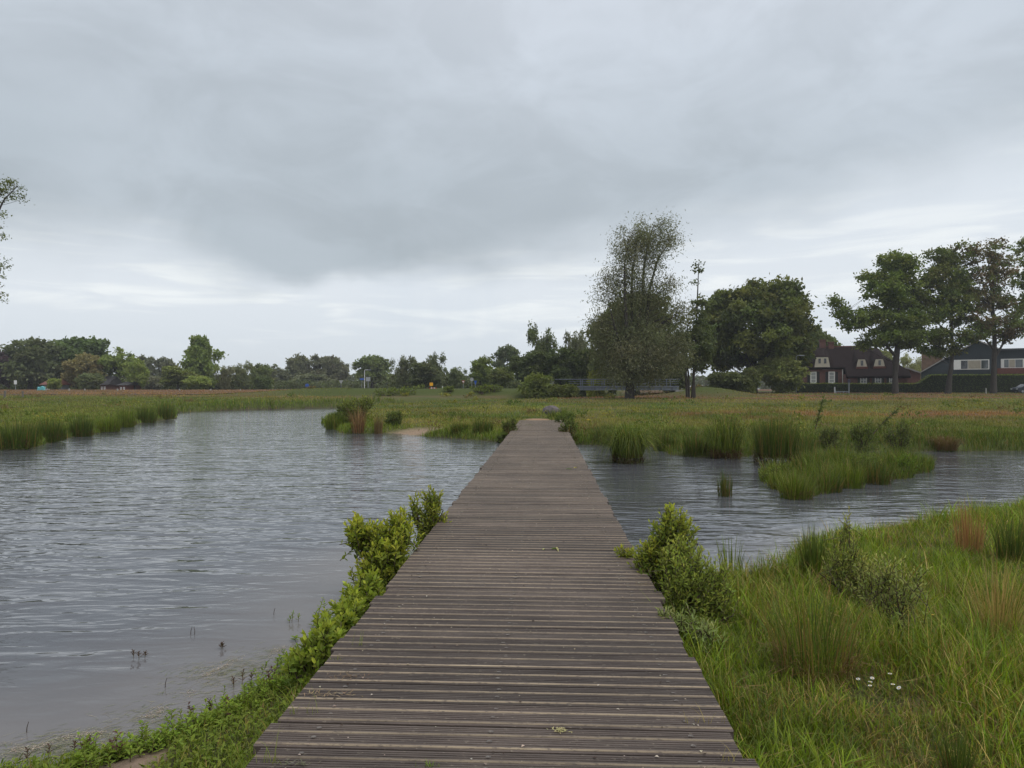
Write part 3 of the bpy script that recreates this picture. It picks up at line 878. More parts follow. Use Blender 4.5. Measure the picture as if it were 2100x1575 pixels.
# --- shared tree shapes for the distant belts
CF = [1.5, 1.25, 1.3]
def master(seed, kind):
    r = rs_(seed)
    if kind == 'round':
        lb = ell_lobes(9.6, 8.6, 1.6, r, 11)
        cl, cc = crown(lb, 130, .85, 30, .55, .40, [(1, 1, 1)], r, None, .6, .3, .6, .3)
        st = [simple_stem(8.2, .38, r)]
    elif kind == 'dense':
        lb = ell_lobes(9.8, 9.4, .8, r, 13)
        cl, cc = crown(lb, 170, .85, 30, .55, .40, [(1, 1, 1)], r, None, .6, .34, .6, .35)
        st = [simple_stem(7.8, .40, r)]
    elif kind == 'open':
        lb = ell_lobes(9.0, 7.4, 2.6, r, 12)
        cl, cc = crown(lb, 85, .65, 28, .5, .34, [(1, 1, 1)], r, None, .5, .3, .6, .55)
        st = [simple_stem(8.6, .34, r)]
    elif kind == 'wispy':
        lb = [(0, 0, 4.2, 3.2, 3.2, 3.6)] + [(r.normal(0, 2.0), r.normal(0, 1.6), r.uniform(6.2, 8.9), .9, .9, 1.5) for _ in range(9)]
        cl, cc = crown(lb, 120, .7, 26, .5, .2, [(1, 1, 1)], r, [1.6] + [.8] * 9, 1.0, .26, .2, .3, .4)
        st = [simple_stem(9.0, .26, r)] + [(np.array([(0, 0, 1.2), (q * .5, 0, 4.5), (q, r.normal(0, .8), 8.8)]), np.array([.16, .1, .03])) for q in (-2.2, -1.0, 1.1, 2.3)]
    elif kind == 'conic':
        lb = [(0, 0, z, w, w, 1.6) for z, w in ((2.2, 3.6), (4.0, 4.1), (5.6, 3.5), (7.2, 2.6), (8.6, 1.5))] + [(r.normal(0, 2.6), r.normal(0, 2.6), r.uniform(2.5, 6.5), 1.3, 1.3, 1.0) for _ in range(8)]
        cl, cc = crown(lb, 150, .8, 30, .5, .36, [(1, 1, 1)], r, None, .55, .3, .6, .4)
        st = [simple_stem(9.2, .34, r)]
    else:                                                            # bush
        lb = ell_lobes(10, 9.6, -.4, r, 11)
        cl, cc = crown(lb, 120, 1.0, 28, .7, .45, [(1, 1, 1)], r, None, .7, .3, .5, .4)
        st = [simple_stem(6, .2, r)]
    cm = cl.mesh('crown'); cm.materials.append(M['leaf'])
    tm = limbs(st, cc[::4], r, .3).mesh('trunk', True); tm.materials.append(M['bark'])
    return cm, tm
MASTER = {k: [master(s, k) for s in ss] for k, ss in dict(round=(21, 22, 23), dense=(24, 25), open=(26, 27, 28), wispy=(29, 30), conic=(31,), bush=(32, 33, 34)).items()}

DARK, MID, LITE, OLIVE, GREY, PURP, YEL = (.042, .056, .026), (.052, .070, .022), (.078, .105, .026), (.080, .078, .036), (.066, .076, .046), (.030, .022, .026), (.105, .120, .022)
def belt(name, u0, u1, vtop, D, kind, k, col, label, cat='tree', group=None, vb=None):
    ms = MASTER[kind]
    cm, tm = ms[k % len(ms)]
    ub = (u0 + u1) / 2
    x = (ub - U0) / F * D
    z = g1(x, D)
    top = CH - (vtop - HV) / F * D
    o = thing(name, (x, D, z - .1), label, cat, rng.uniform(0, 6.28), group)
    w = (u1 - u0) / F * D
    o.scale = (w / 9.6, w / 9.6, (top - z) / 9.9)
    link('trunk', tm, o)
    c = link('crown', cm, o)
    g_ = 1.35 if D < 155 else 1.65  # farther crowns coloured paler: extra haze painted into the leaf colour
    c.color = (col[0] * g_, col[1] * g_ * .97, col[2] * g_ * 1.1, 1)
    return o
GB = 'trees in the belt beyond the left meadow'
GC = 'trees in the belt behind the road'
for a in [
    ('beech_tree', -30, 26, 722, 172, 'dense', 0, PURP, 'dark purple copper beech at the left edge behind the white road sign', 'tree', GB),
    ('oak_tree', 8, 116, 697, 176, 'dense', 1, DARK, 'large dark oak left of the red tiled roof', 'tree', GB),
    ('oak_tree', 96, 214, 694, 186, 'dense', 0, (.034, .054, .018), 'large dark oak rising behind the rounded olive tree', 'tree', GB),
    ('maple_tree', 133, 208, 727, 168, 'dense', 1, OLIVE, 'rounded brownish olive tree in front of the big dark oaks', 'tree', GB),
    ('hazel_bush', 158, 206, 764, 160, 'bush', 0, (.05, .066, .03), 'grey-green bush below the rounded olive tree', 'bush', GB),
    ('young_tree', 98, 128, 773, 158, 'bush', 1, LITE, 'small fresh green tree just right of the red tiled roof', 'tree', GB),
    ('maple_tree', 200, 284, 722, 172, 'open', 0, (.066, .092, .026), 'leafy light green maple right of the rounded olive tree', 'tree', GB),
    ('maple_tree', 252, 302, 741, 164, 'round', 1, (.072, .098, .026), 'smaller light green maple standing over the second dark roof', 'tree', GB),
    ('poplar_tree', 276, 322, 733, 240, 'open', 1, (.05, .062, .036), 'hazy dark tree behind the light green maples', 'tree', GB),
    ('poplar_tree', 312, 362, 735, 245, 'open', 2, (.05, .060, .038), 'hazy dark flat-topped tree left of the tall lone lime', 'tree', GB),
    ('willow_bush', 298, 336, 770, 178, 'bush', 2, (.075, .085, .062), 'round silvery grey bush under the hazy flat-topped tree', 'bush', GB),
    ('hazel_bush', 330, 398, 753, 168, 'round', 2, (.06, .078, .022), 'wide mid green bush left of the tall lone lime', 'bush', GB),
    ('lime_tree', 366, 450, 690, 176, 'conic', 0, (.056, .080, .022), 'tall lone lime with a pointed crown above the left tree belt', 'tree', GB),
    ('hazel_bush', 384, 434, 770, 160, 'bush', 0, LITE, 'light green bush at the foot of the tall lone lime', 'bush', GB),
    ('ash_tree', 438, 482, 746, 180, 'wispy', 0, (.07, .08, .042), 'feathery grey-green tree right of the tall lone lime', 'tree', GB),
    ('ash_tree', 470, 520, 742, 184, 'wispy', 1, (.062, .076, .034), 'feathery tree with ragged top right of the other feathery tree', 'tree', GB),
    ('hazel_bush', 520, 556, 770, 172, 'bush', 1, (.03, .045, .016), 'very dark rounded bush at the right end of the nearer belt', 'bush', GB),
    ('oak_tree', 514, 558, 747, 190, 'round', 0, (.05, .068, .026), 'rounded oak above the very dark bush', 'tree', GB),
    ('oak_tree', 548, 596, 752, 250, 'open', 0, (.055, .066, .038), 'low hazy oak in the dip of the left tree belt', 'tree', GB),
    ('oak_tree', 584, 642, 733, 255, 'round', 1, (.055, .064, .038), 'hazy round-headed oak above the blue round sign', 'tree', GB),
    ('oak_tree', 628, 682, 732, 258, 'open', 1, (.055, .064, .038), 'hazy open-crowned oak second from the lamp side', 'tree', GB),
    ('oak_tree', 664, 716, 735, 262, 'round', 2, (.054, .062, .038), 'hazy oak at the right end of the far row', 'tree', GB),
    ('hawthorn_bush', 600, 690, 766, 246, 'bush', 2, (.048, .058, .034), 'dark hazy undergrowth bush behind the blue round sign', 'bush', GB),
    ('oak_tree', 724, 802, 731, 215, 'round', 0, (.05, .070, .026), 'wide green oak directly behind the tall street lamp', 'tree', GC),
    ('willow_tree', 800, 856, 724, 150, 'wispy', 0, (.062, .076, .042), 'wispy willow with feathery top right of the street lamp oak', 'tree', GC),
    ('willow_tree', 862, 920, 725, 152, 'wispy', 1, (.058, .074, .038), 'wispy willow rising behind the yellow square sign', 'tree', GC),
    ('hazel_bush', 836, 906, 746, 142, 'round', 2, (.05, .064, .032), 'rounded grey-green shrub between the two wispy willows', 'bush', GC),
    ('young_tree', 912, 962, 748, 146, 'wispy', 0, (.066, .088, .040), 'small pale wispy tree left of the red and white yield sign', 'tree', GC),
    ('maple_tree', 956, 1012, 737, 150, 'round', 1, (.064, .090, .022), 'round bright green tree behind the yield signs', 'tree', GC),
    ('hazel_bush', 1000, 1052, 752, 140, 'bush', 0, (.058, .076, .022), 'green bush right of the round tree behind the yield signs', 'bush', GC),
    ('poplar_tree', 1008, 1072, 711, 190, 'open', 2, (.04, .055, .026), 'dark tree peeping over the green bush left of the tall grove', 'tree', GC),
    ('willow_tree', 1074, 1150, 667, 128, 'wispy', 1, (.050, .066, .028), 'high wispy willow at the left end of the grove by the footbridge', 'tree', GC),
    ('willow_tree', 1150, 1222, 667, 134, 'wispy', 0, (.062, .074, .042), 'thin pale wispy willow at the right end of the grove by the footbridge', 'tree', GC),
    ('alder_tree', 1046, 1130, 722, 122, 'dense', 0, (.034, .048, .018), 'dark dense alder at the foot of the high wispy willow', 'tree', GC),
    ('alder_tree', 1112, 1188, 714, 120, 'dense', 1, (.036, .052, .018), 'dark dense alder in the middle of the grove by the footbridge', 'tree', GC),
    ('alder_tree', 1168, 1240, 720, 124, 'round', 2, (.040, .058, .018), 'dark rounded alder behind the left end of the footbridge', 'tree', GC),
    ('hazel_bush', 1196, 1246, 748, 112, 'bush', 1, (.088, .104, .018), 'yellow-green bush just behind the footbridge railing', 'bush', GC),
    ('oak_tree', 1212, 1392, 612, 112, 'dense', 0, (.040, .054, .018), 'big dark round tree directly behind the tall grey-green willow', 'tree', GC),
    ('hazel_bush', 1360, 1408, 735, 108, 'bush', 2, (.040, .052, .022), 'dark bush behind the right end of the footbridge', 'bush', GC),
    ('oak_tree', 1638, 1718, 671, 150, 'round', 0, (.046, .066, .020), 'green tree rising behind the left chimney of the farmhouse', 'tree', GC),
    ('willow_tree', 1770, 1850, 722, 190, 'open', 1, (.085, .1, .045), 'pale green tree top showing above the thatched ridge', 'tree', GC),
    ('willow_tree', 1845, 1910, 728, 175, 'wispy', 1, (.09, .105, .045), 'pale yellowish willow between farmhouse and brick tower', 'tree', GC),
    ('hazel_bush', 1560, 1650, 730, 112, 'bush', 0, (.078, .098, .030), 'large rounded bush left of the thatched farmhouse', 'bush', 'bushes before the chestnut'),
    ('hazel_bush', 1452, 1528, 757, 110, 'bush', 1, (.046, .060, .022), 'low dark green bush beneath the left side of the chestnut', 'bush', 'bushes before the chestnut'),
    ('hazel_bush', 1508, 1556, 750, 109, 'bush', 2, (.052, .066, .022), 'narrow upright bush beneath the middle of the chestnut', 'bush', 'bushes before the chestnut'),
    ('willow_bush', 1068, 1140, 764, 92, 'bush', 0, (.060, .080, .022), 'round green bush left of the footbridge', 'bush', 'bushes beside the footbridge'),
    ('hawthorn_bush', 1126, 1190, 781, 89, 'bush', 1, (.052, .066, .020), 'low spreading bush hiding the left end of the footbridge', 'bush', 'bushes beside the footbridge'),
]:
    belt(*a)

# far-off woods closing the horizon
lf = Leafy()
n = 26000
az = rng.uniform(-.85, .85, n)
Dm = rng.uniform(330, 420, n)
x = np.tan(az) * Dm
hh = 4.5 + 4.0 * fbm(x, Dm * .2, 38, 44)
pos = np.stack([x, Dm, 1.2 + rng.uniform(0, 1, n) ** .8 * hh], -1)
lf.leaves(pos, rng.normal(0, 1, (n, 3)), rng.normal(0, 1, (n, 3)) + (0, 0, .5), 2.0, 1.6, jit(n, (.045, .055, .034), .3))
tag(lf.build('far_woods', M['leaf']), 'hazy line of distant woods along the horizon', None, None, 'stuff')
lf = Leafy()
n = 16000
u = rng.uniform(-80, 1070, n)
Dm = np.where(u < 560, rng.uniform(180, 200, n), rng.uniform(225, 245, n)) * np.where(u > 800, .72, 1)
x = (u - U0) / F * Dm
hh = 1.2 + 3.6 * fbm(x, Dm * .2, 9, 46)
pos = np.stack([x, Dm, G(x, Dm) + rng.uniform(-.1, 1, n) * hh], -1)
lf.leaves(pos, rng.normal(0, 1, (n, 3)), rng.normal(0, 1, (n, 3)) + (0, 0, .5), .9, .7, jit(n, (.045, .058, .026), .35))
tag(lf.build('undergrowth', M['leaf']), 'dark undergrowth filling the foot of the tree belts', None, None, 'stuff')
# ------------------------------------------------------------------ meadow grass
CLEAR = [(*W(1487, 941), 1.0), (*W(1592, 954), .95), (*W(1287, 948), 1.0), (*W(1937, 922), .4), (*W(1632, 1022), .55)]
def clear_of(x, y):
    ok = np.ones(x.shape, bool)
    for cx, cy, cr in CLEAR:
        ok &= ((x - cx) ** 2 + (y - cy + .25) ** 2) > cr * cr
    return ok
def far_grass(name, n, poly_i, Dr, ur, label, pw=2.0):
    """grass tufts on the fields: fewer and broader blades with distance"""
    keep_x, keep_y = [], []
    u = rng.uniform(*ur, n * 2)
    D = (Dr[0] ** (1 - pw) + rng.uniform(0, 1, n * 2) * (Dr[1] ** (1 - pw) - Dr[0] ** (1 - pw))) ** (1 / (1 - pw))
    x = (u - U0) / F * D
    sd = land(x, D)[poly_i]
    al, ll = deck_local(x, D)
    ok = (sd > .05) & ~((np.abs(al) < 1.15) & (ll < 36.2))
    path = np.exp(-(((al + .2) / .75) ** 2 + ((ll - 38.2) / 2.4) ** 2) ** 2) > .3
    scar = np.exp(-(((x + 4.4) / 1.5) ** 2 + ((D - 32.0) / 1.3) ** 2) ** 2) > .35
    ok &= ~path & ~scar
    x, D, sd = x[ok][:n], D[ok][:n], sd[ok][:n]
    n = len(x)
    z = G(x, D)
    c = meadow_col(x, D)
    e = (1 - sstep(.3, 2.6, sd))
    c = c * (1 - e[:, None]) + np.array([.075, .11, .026]) * e[:, None]
    stem = rng.uniform(0, 1, n) < .10 * (1 - e)
    c[stem] = c[stem] * .55 + np.array([.17, .13, .10]) * .45
    c = jit(n, c, .34, .1) * (.55 + .9 * fbm(x, D, 1.9 + .02 * D, 57))[:, None]
    h = rng.uniform(.06, .21, n) * (1 + .9 * e * fbm(x, D, 1.6, 51)) * np.where(stem, 1.7, 1) * (.65 + .7 * fbm(x, D, 3, 52))
    w = np.clip(.0011 * D, .012, .12) * rng.uniform(.6, 1.3, n) * np.where(stem, .6, 1)
    lf = Leafy()
    lf.blades(np.stack([x, D, z - .01], -1), h, w, rng.uniform(0, 6.28, n), rng.uniform(.1, .7, n), c, 2, rng.uniform(0, .3, n))
    tag(lf.build(name, M['grass']), label, None, None, 'stuff')
far_grass('meadow_grass', 105000, 1, (25, 116), (640, 2180), 'seeding rough grass of the meadow beyond the river')
far_grass('bank_grass', 60000, 0, (23, 150), (-80, 720), 'rough grass of the left meadow along the river bend')

def tall_sward(name, n, poly, rect, sdr, hr, cols, p, label, wf=1.0, seed=60):
    x = rng.uniform(rect[0], rect[1], n * 4); y = rng.uniform(rect[2], rect[3], n * 4)
    sd = land(x, y)[poly]
    al, ll = deck_local(x, y)
    ok = (sd > sdr[0]) & (sd < sdr[1]) & ~((np.abs(al) < 1.2) & (ll < 36.2)) & (np.abs((x * F / y)) < 1150)
    ok &= ~(np.exp(-(((x + 4.4) / 1.5) ** 2 + ((y - 32.0) / 1.6) ** 2) ** 2) > .3) & clear_of(x, y)
    x, y, sd = x[ok][:n], y[ok][:n], sd[ok][:n]
    n = len(x)
    c = jit(n, pick(n, cols, p), .3, .1) * (.75 + .5 * fbm(x, y, .8, seed + 3))[:, None]
    h = rng.uniform(*hr, n) * (.25 + 1.5 * fbm(x, y, 1.1, seed) ** 1.3)
    lf = Leafy()
    lf.blades(np.stack([x, y, G(x, y) - .02], -1), h, np.clip(.0009 * y, .008, .06) * wf * rng.uniform(.6, 1.3, n), rng.uniform(0, 6.28, n), rng.uniform(.05, .6, n), c, 2, rng.uniform(0, .35, n))
    tag(lf.build(name, M['grass']), label, None, None, 'stuff')
GREENS = [(.062, .100, .018), (.085, .120, .024), (.050, .078, .020), (.15, .13, .055)]
tall_sward('fringe_grass', 14000, 0, (-19, -7, 22, 62), (-.05, 2.6), (.2, .62), [(.046, .074, .016), (.066, .096, .022), (.036, .058, .018), (.10, .088, .040)], (.35, .3, .25, .1), 'tall lush fringe of the left river bank')
tall_sward('fringe_grass', 7000, 0, (-40, -12, 56, 82), (-.05, 1.4), (.4, .8), GREENS, (.3, .2, .4, .1), 'dark grassy edge of the river bend')
tall_sward('fringe_grass', 12000, 1, (-13, 3, 26, 48), (-.05, 1.5), (.15, .5), GREENS, (.35, .35, .2, .1), 'green turf edge of the far bank left of the boardwalk')
tall_sward('fringe_grass', 24000, 1, (2, 22, 21, 32), (-.05, 3.4), (.16, .46), [(.048, .074, .016), (.064, .090, .022), (.036, .056, .018), (.10, .082, .042)], (.35, .2, .3, .15), 'tall sedge and grass edge right of the boardwalk end')
tall_sward('island_grass', 15000, 3, (4, 12, 12, 21), (-.08, 9), (.18, .62), [(.054, .084, .018), (.072, .102, .022), (.038, .058, .018), (.11, .092, .05)], (.35, .25, .25, .15), 'thick green grass covering the small island', .9)

def meadow_weeds():
    lf = Leafy()
    for i in range(150):
        D = (26 ** -1 + rng.uniform() * (105 ** -1 - 26 ** -1)) ** -1
        u = rng.uniform(680, 2120) if rng.uniform() < .75 else rng.uniform(-20, 700)
        x = (u - U0) / F * D
        sds = land(np.array([x]), np.array([D]))
        if max(sds[0][0], sds[1][0]) < .8: continue
        al, ll = deck_local(x, D)
        if abs(al) < 1.5 and ll < 42: continue
        z = g1(x, D)
        m = int(rng.integers(10, 46)); w = rng.uniform(.25, .9); h = rng.uniform(.15, .45)
        pos = np.stack([x + rng.normal(0, w * .5, m), D + rng.normal(0, w * .5, m), z + rng.uniform(0, h, m)], -1)
        c = np.array([(.050, .078, .020), (.072, .098, .024), (.09, .075, .045), (.12, .125, .035)])[rng.integers(4)]
        lf.leaves(pos, rng.normal(0, 1, (m, 3)) + (0, 0, .6), rng.normal(0, 1, (m, 3)), .0035 * D + .06, .0016 * D + .02, jit(m, c, .3), False)
    tag(lf.build('meadow_weeds', M['grass']), 'scattered dark docks and weeds standing in the meadow grass', None, None, 'stuff')
meadow_weeds()

# near bank, right of the boardwalk: long individual blades
def near_right(n):
    y = (1.9 ** -.6 + rng.uniform(0, 1, n * 3) * (12.5 ** -.6 - 1.9 ** -.6)) ** (1 / -.6)
    x = rng.uniform(.9, 10.5, n * 3)
    c_ = land(x, y)[2]
    al, ll = deck_local(x, y)
    ok = (c_ > -.1) & (al > DHW + .012) & (x * F / y < 1220)
    x, y, c_, al = x[ok][:n], y[ok][:n], c_[ok][:n], al[ok][:n]
    n = len(x)
    lush = sstep(.4, .62, fbm(x, y, 1.0, 71)); dry = sstep(.46, .66, fbm(x, y, .75, 74))
    shortz = sstep(4.6, 3.2, y) * sstep(1.2, 1.9, x)
    p_ = on_ground(1800, 1412)
    dz = np.exp(-(((x - p_[0]) / .34) ** 2 + ((y - p_[1] + .05) / .36) ** 2) ** 2)
    h = rng.uniform(.07, .31, n) * (.35 + 1.15 * fbm(x, y, .55, 77)) * (.65 + .6 * lush) * (1 - .5 * shortz) * (1 - .72 * dz)
    h *= np.where(al < DHW + .35, 1.05, 1)
    cg = pick(n, [(.080, .124, .014), (.108, .155, .018), (.056, .090, .018), (.072, .106, .030)], (.34, .3, .2, .16))
    cdry = pick(n, [(.20, .17, .075), (.15, .115, .06), (.10, .085, .035), (.26, .22, .12)], (.3, .3, .3, .1))
    isd = rng.uniform(0, 1, n) < (.07 + .5 * dry * (.55 + .45 * shortz))
    c = np.where(isd[:, None], cdry, cg)
    c = jit(n, c, .28, .1) * (.55 + .9 * fbm(x, y, .42, 79))[:, None]
    w = rng.uniform(.0035, .0085, n) * np.where(isd, .7, 1) * (1 + .05 * y)
    az = rng.uniform(0, 6.28, n)
    az = np.where((al < DHW + .25) & (rng.uniform(0, 1, n) < .4), math.pi + rng.normal(0, .7, n), az)
    lf = Leafy()
    k = rng.uniform(0, 1, n) < .06
    w = np.where(k, w * 1.9, w)
    lf.blades(np.stack([x, y, G(x, y) - .01], -1), h, w, az, rng.uniform(.1, .95, n), c, 3, rng.uniform(0, .45, n))
    m = 5500                                              # bent and fallen straws
    i = rng.integers(0, n, m)
    a_ = rng.uniform(0, 6.28, m)
    b = np.stack([x[i], y[i], G(x[i], y[i]) + rng.uniform(0, .6, m) * h[i]], -1)
    al3, _ = deck_local(b[:, 0], b[:, 1]); kk = al3 > DHW + .1; b, a_ = b[kk], a_[kk]; m = len(b)
    lf.leaves(b, np.stack([np.cos(a_), np.sin(a_), rng.normal(.05, .35, m)], -1), np.tile([0, 0, 1.0], (m, 1)) + rng.normal(0, .4, (m, 3)), rng.uniform(.06, .30, m), rng.uniform(.002, .0055, m), jit(m, pick(m, [(.12, .095, .05), (.085, .068, .036), (.065, .095, .022), (.16, .13, .08)], (.3, .25, .3, .15)), .25), False, .1)
    m = n // 3                                            # short understorey
    i = rng.integers(0, n, m)
    b = np.stack([x[i] + rng.normal(0, .05, m), y[i] + rng.normal(0, .05, m), np.zeros(m)], -1)
    al2, _ = deck_local(b[:, 0], b[:, 1]); b = b[al2 > DHW + .012]; m = len(b)
    b[:, 2] = G(b[:, 0], b[:, 1]) - .005
    lf.blades(b, rng.uniform(.03, .10, m), rng.uniform(.004, .01, m), rng.uniform(0, 6.28, m), rng.uniform(.2, 1.2, m), jit(m, pick(m, [(.055, .085, .018), (.10, .085, .04), (.075, .10, .03)], (.5, .25, .25)), .3), 2, .2)
    tag(lf.build('bank_grass', M['grass']), 'long green and straw grass on the near bank right of the boardwalk', None, None, 'stuff')
near_right(88000)

def near_left(n):
    x = rng.uniform(-5, -.9, n * 8); y = rng.uniform(1.9, 9.0, n * 8)
    c_ = land(x, y)[2]
    al, ll = deck_local(x, y)
    bare = np.exp(-(((x + 1.98) / .15) ** 2 + ((y - 3.72) / .2) ** 2) ** 2) > .35
    ok = (c_ > .0) & (al < -DHW - .012) & ~bare & (x * F / y > -1150)
    x, y, c_, al = x[ok][:n], y[ok][:n], c_[ok][:n], al[ok][:n]
    n = len(x)
    near = al > -DHW - .22
    h = np.where(near, rng.uniform(.06, .26, n), rng.uniform(.02, .10, n))
    c = jit(n, pick(n, [(.075, .120, .018), (.060, .095, .024), (.105, .135, .028), (.15, .125, .06)], (.4, .3, .2, .1)), .3, .1)
    lf = Leafy()
    lf.blades(np.stack([x, y, G(x, y) - .005], -1), h, rng.uniform(.003, .0075, n), rng.uniform(0, 6.28, n), rng.uniform(.1, .9, n), c, 3, rng.uniform(0, .4, n))
    m = n // 2
    i = rng.integers(0, n, m)
    pos = np.stack([x[i], y[i], G(x[i], y[i]) + rng.uniform(.0, .05, m)], -1)
    d = unit(np.stack([rng.normal(0, 1, m), rng.normal(0, 1, m), rng.uniform(0, .9, m)], -1))
    lf.leaves(pos, d, np.tile([0, 0, 1.0], (m, 1)) + rng.normal(0, .3, (m, 3)), rng.uniform(.02, .05, m), rng.uniform(.010, .02, m), jit(m, (.080, .112, .024), .3), True)
    tag(lf.build('bank_grass', M['grass']), 'short grass and creeping leaves on the muddy bank left of the boardwalk', None, None, 'stuff')
near_left(15000)

# ------------------------------------------------------------------ tussocks, rushes and reeds
def D_near(y): return y < 9
def tussock(name, x, y, w, h, n, cols, p, label, cat, group=None, lean=.9, droop=.45, dead=0, deadcol=(.052, .034, .026), bw_=.010, base_r=.35, z=None, stiff=False):
    z = max(g1(x, y), WZ) if z is None else z
    o = thing(name, (x, y, z), label, cat, 0, group)
    lf = Leafy()
    rr = w * base_r * np.sqrt(rng.uniform(0, 1, n)); an = rng.uniform(0, 6.28, n)
    b = np.stack([rr * np.cos(an), rr * np.sin(an), np.full(n, -.03 if dead < 200 or D_near(y) else .17 * h)], -1)
    dd = np.maximum(rng.uniform(.55, 1.25, n) * droop, .01)
    tp = np.minimum(1, (1 / (2.4 * dd)) ** (1 / 1.4))
    rel = rr / (w * base_r + 1e-6)
    hh = h * (.38 + .74 * rng.beta(2.2, 1.8, n)) * (1 - .22 * rel ** 2) * 1.08 / (tp - dd * tp ** 2.4)
    ln = w * (.5 - base_r * .5 * rel) * (.25 + .75 * rel) * rng.uniform(.45, 1.15, n) * lean / hh
    lf.blades(b, hh, bw_ * rng.uniform(.6, 1.3, n), an + rng.normal(0, .5, n), ln, jit(n, pick(n, cols, p), .28, .08), 2 if stiff else 5, dd)
    lf.build('blades', M['grass'], o, 'stuff')
    if dead:
        df = Leafy()
        rr = w * base_r * 1.05 * np.sqrt(rng.uniform(.3, 1, dead)); an = rng.uniform(0, 6.28, dead)
        b = np.stack([rr * np.cos(an), rr * np.sin(an), rng.uniform(-.05, h * .22, dead)], -1)
        df.blades(b, h * rng.uniform(.14, .36, dead), bw_ * rng.uniform(.7, 1.4, dead), an + rng.normal(0, .8, dead), rng.uniform(.2, 1.2, dead), jit(dead, deadcol, .4, .1), 3, rng.uniform(.4, 1.2, dead))
        df.build('dead_base', M['grass'], o, 'stuff')
    return o
SEDGE = [(.058, .086, .018), (.082, .112, .024), (.040, .060, .018), (.13, .125, .055)]
RUSH = [(.036, .058, .018), (.050, .074, .020), (.028, .044, .016), (.10, .072, .038)]
def at(u, v):                                     # a spot on the water line / ground
    return on_ground(u, v)
def plant_px(fn, u, v, wpx, hpx, **k):
    p = on_ground(u, v)
    s = p[1] / F
    return fn(x=p[0], y=p[1], w=wpx * s, h=hpx * s, z=p[2], **k)
T = lambda u, v, wpx, hpx, **k: plant_px(tussock, u, v, wpx, hpx, **k)
T(1287, 948, 116, 64, name='sedge_tussock', n=900, cols=SEDGE, p=(.4, .3, .2, .1), label='rounded sedge tussock standing alone in water nearest the boardwalk', cat='sedge', group='sedge tussocks in the water', dead=520, bw_=.019, base_r=.26, droop=.95, lean=1.6)
T(1487, 940, 108, 74, name='sedge_tussock', n=340, cols=SEDGE, p=(.3, .25, .35, .1), label='drooping sedge tussock at the bank between two other tussocks', cat='sedge', group='sedge tussocks in the water', dead=480, bw_=.019, base_r=.26, droop=.95, lean=1.5)
T(1592, 953, 100, 92, name='rush_tussock', n=900, cols=RUSH, p=(.4, .25, .2, .15), label='dark upright rush tussock on a brown dead base beside the island', cat='rush', group='rush tussocks', dead=620, deadcol=(.036, .024, .020), bw_=.014, base_r=.42, droop=.12, lean=.6)
T(1486, 1018, 36, 58, name='rush_clump', n=190, cols=RUSH, p=(.3, .3, .2, .2), label='small slim rush clump alone in open water before the sedge', cat='rush', group='rush tussocks', dead=50, bw_=.009, base_r=.38, droop=.08, lean=.6)
T(1632, 1022, 88, 62, name='rush_tussock', n=520, cols=SEDGE, p=(.35, .25, .25, .15), label='low rush tussock at the front tip of the island', cat='rush', group='rush tussocks', dead=160, bw_=.010, base_r=.34, droop=.25, lean=.9)
T(1937, 922, 62, 30, name='dead_tussock', n=420, cols=[(.085, .060, .045), (.065, .045, .035), (.07, .065, .03)], p=(.5, .35, .15), label='low dead brown tussock at the water edge right of the island', cat='sedge', bw_=.016, base_r=.35, droop=.7, lean=1.3)
for (u, v, w, h, lab, c_) in [
    (1600, 1000, 54, 40, 'small grass tussock at the left end of the island', SEDGE), (1700, 1008, 60, 44, 'brownish rush tussock on the front edge of the island', RUSH), (1740, 1000, 70, 58, 'tall grass tussock in the middle of the island front', SEDGE),
    (1800, 992, 66, 56, 'rush tussock on the island front left of the bright bush', RUSH), (1660, 975, 70, 62, 'tall rush tussock behind the island front tip', RUSH), (1720, 965, 70, 60, 'grassy tussock in the heart of the island', SEDGE), (1640, 945, 70, 64, 'ragged tussock joining the island to the dark upright tussock', RUSH)]:
    T(u, v, w, h, name='rush_tussock', n=300, cols=c_, p=(.35, .3, .2, .15), label=lab, cat='rush', group='tussocks on the island', dead=70, bw_=.012, base_r=.4, droop=.3, lean=.9)
for (u, v, w, h, lab) in [
    (38, 916, 78, 62, 'rush tussock on the left bank nearest the left edge'),
    (104, 903, 62, 52, 'rush tussock on the left bank, second from the left edge'),
    (167, 894, 48, 46, 'dark upright rush tussock standing in the small notch of the left bank'),
    (222, 884, 50, 36, 'low bright green tussock right of the notch in the left bank'),
    (258, 876, 48, 44, 'dark rush tussock behind the low bright green tussock'),
    (300, 867, 44, 42, 'rush tussock midway to the tip of the left bank'),
    (340, 859, 40, 38, 'rush tussock close to the tip of the left bank')]:
    T(u, v, w, h, name='rush_tussock', n=420, cols=RUSH if 'bright' not in lab else SEDGE, p=(.4, .3, .22, .08), label=lab, cat='rush', group='rushes along the left bank', dead=90, bw_=.020, base_r=.42, droop=.15, lean=.6)
T(735, 888, 50, 58, name='reed_clump', n=190, cols=[(.105, .062, .048), (.08, .050, .040), (.15, .105, .08)], p=(.4, .3, .3), label='reddish brown dead reed clump on the far bank tip', cat='reed', group='brown reeds on the far bank', bw_=.022, base_r=.26, droop=.2, lean=1.1)
T(776, 889, 24, 44, name='reed_clump', n=170, cols=[(.11, .085, .06), (.085, .06, .045), (.06, .07, .03)], p=(.4, .3, .3), label='thin brown reed clump right of the reddish reed clump', cat='reed', group='brown reeds on the far bank', bw_=.020, base_r=.36, droop=.12, lean=.5)
T(688, 880, 46, 36, name='reed_clump', n=420, cols=SEDGE, p=(.4, .2, .35, .05), label='green reed clump at the outermost tip of the far bank', cat='reed', bw_=.024, base_r=.42, droop=.2, lean=.6)
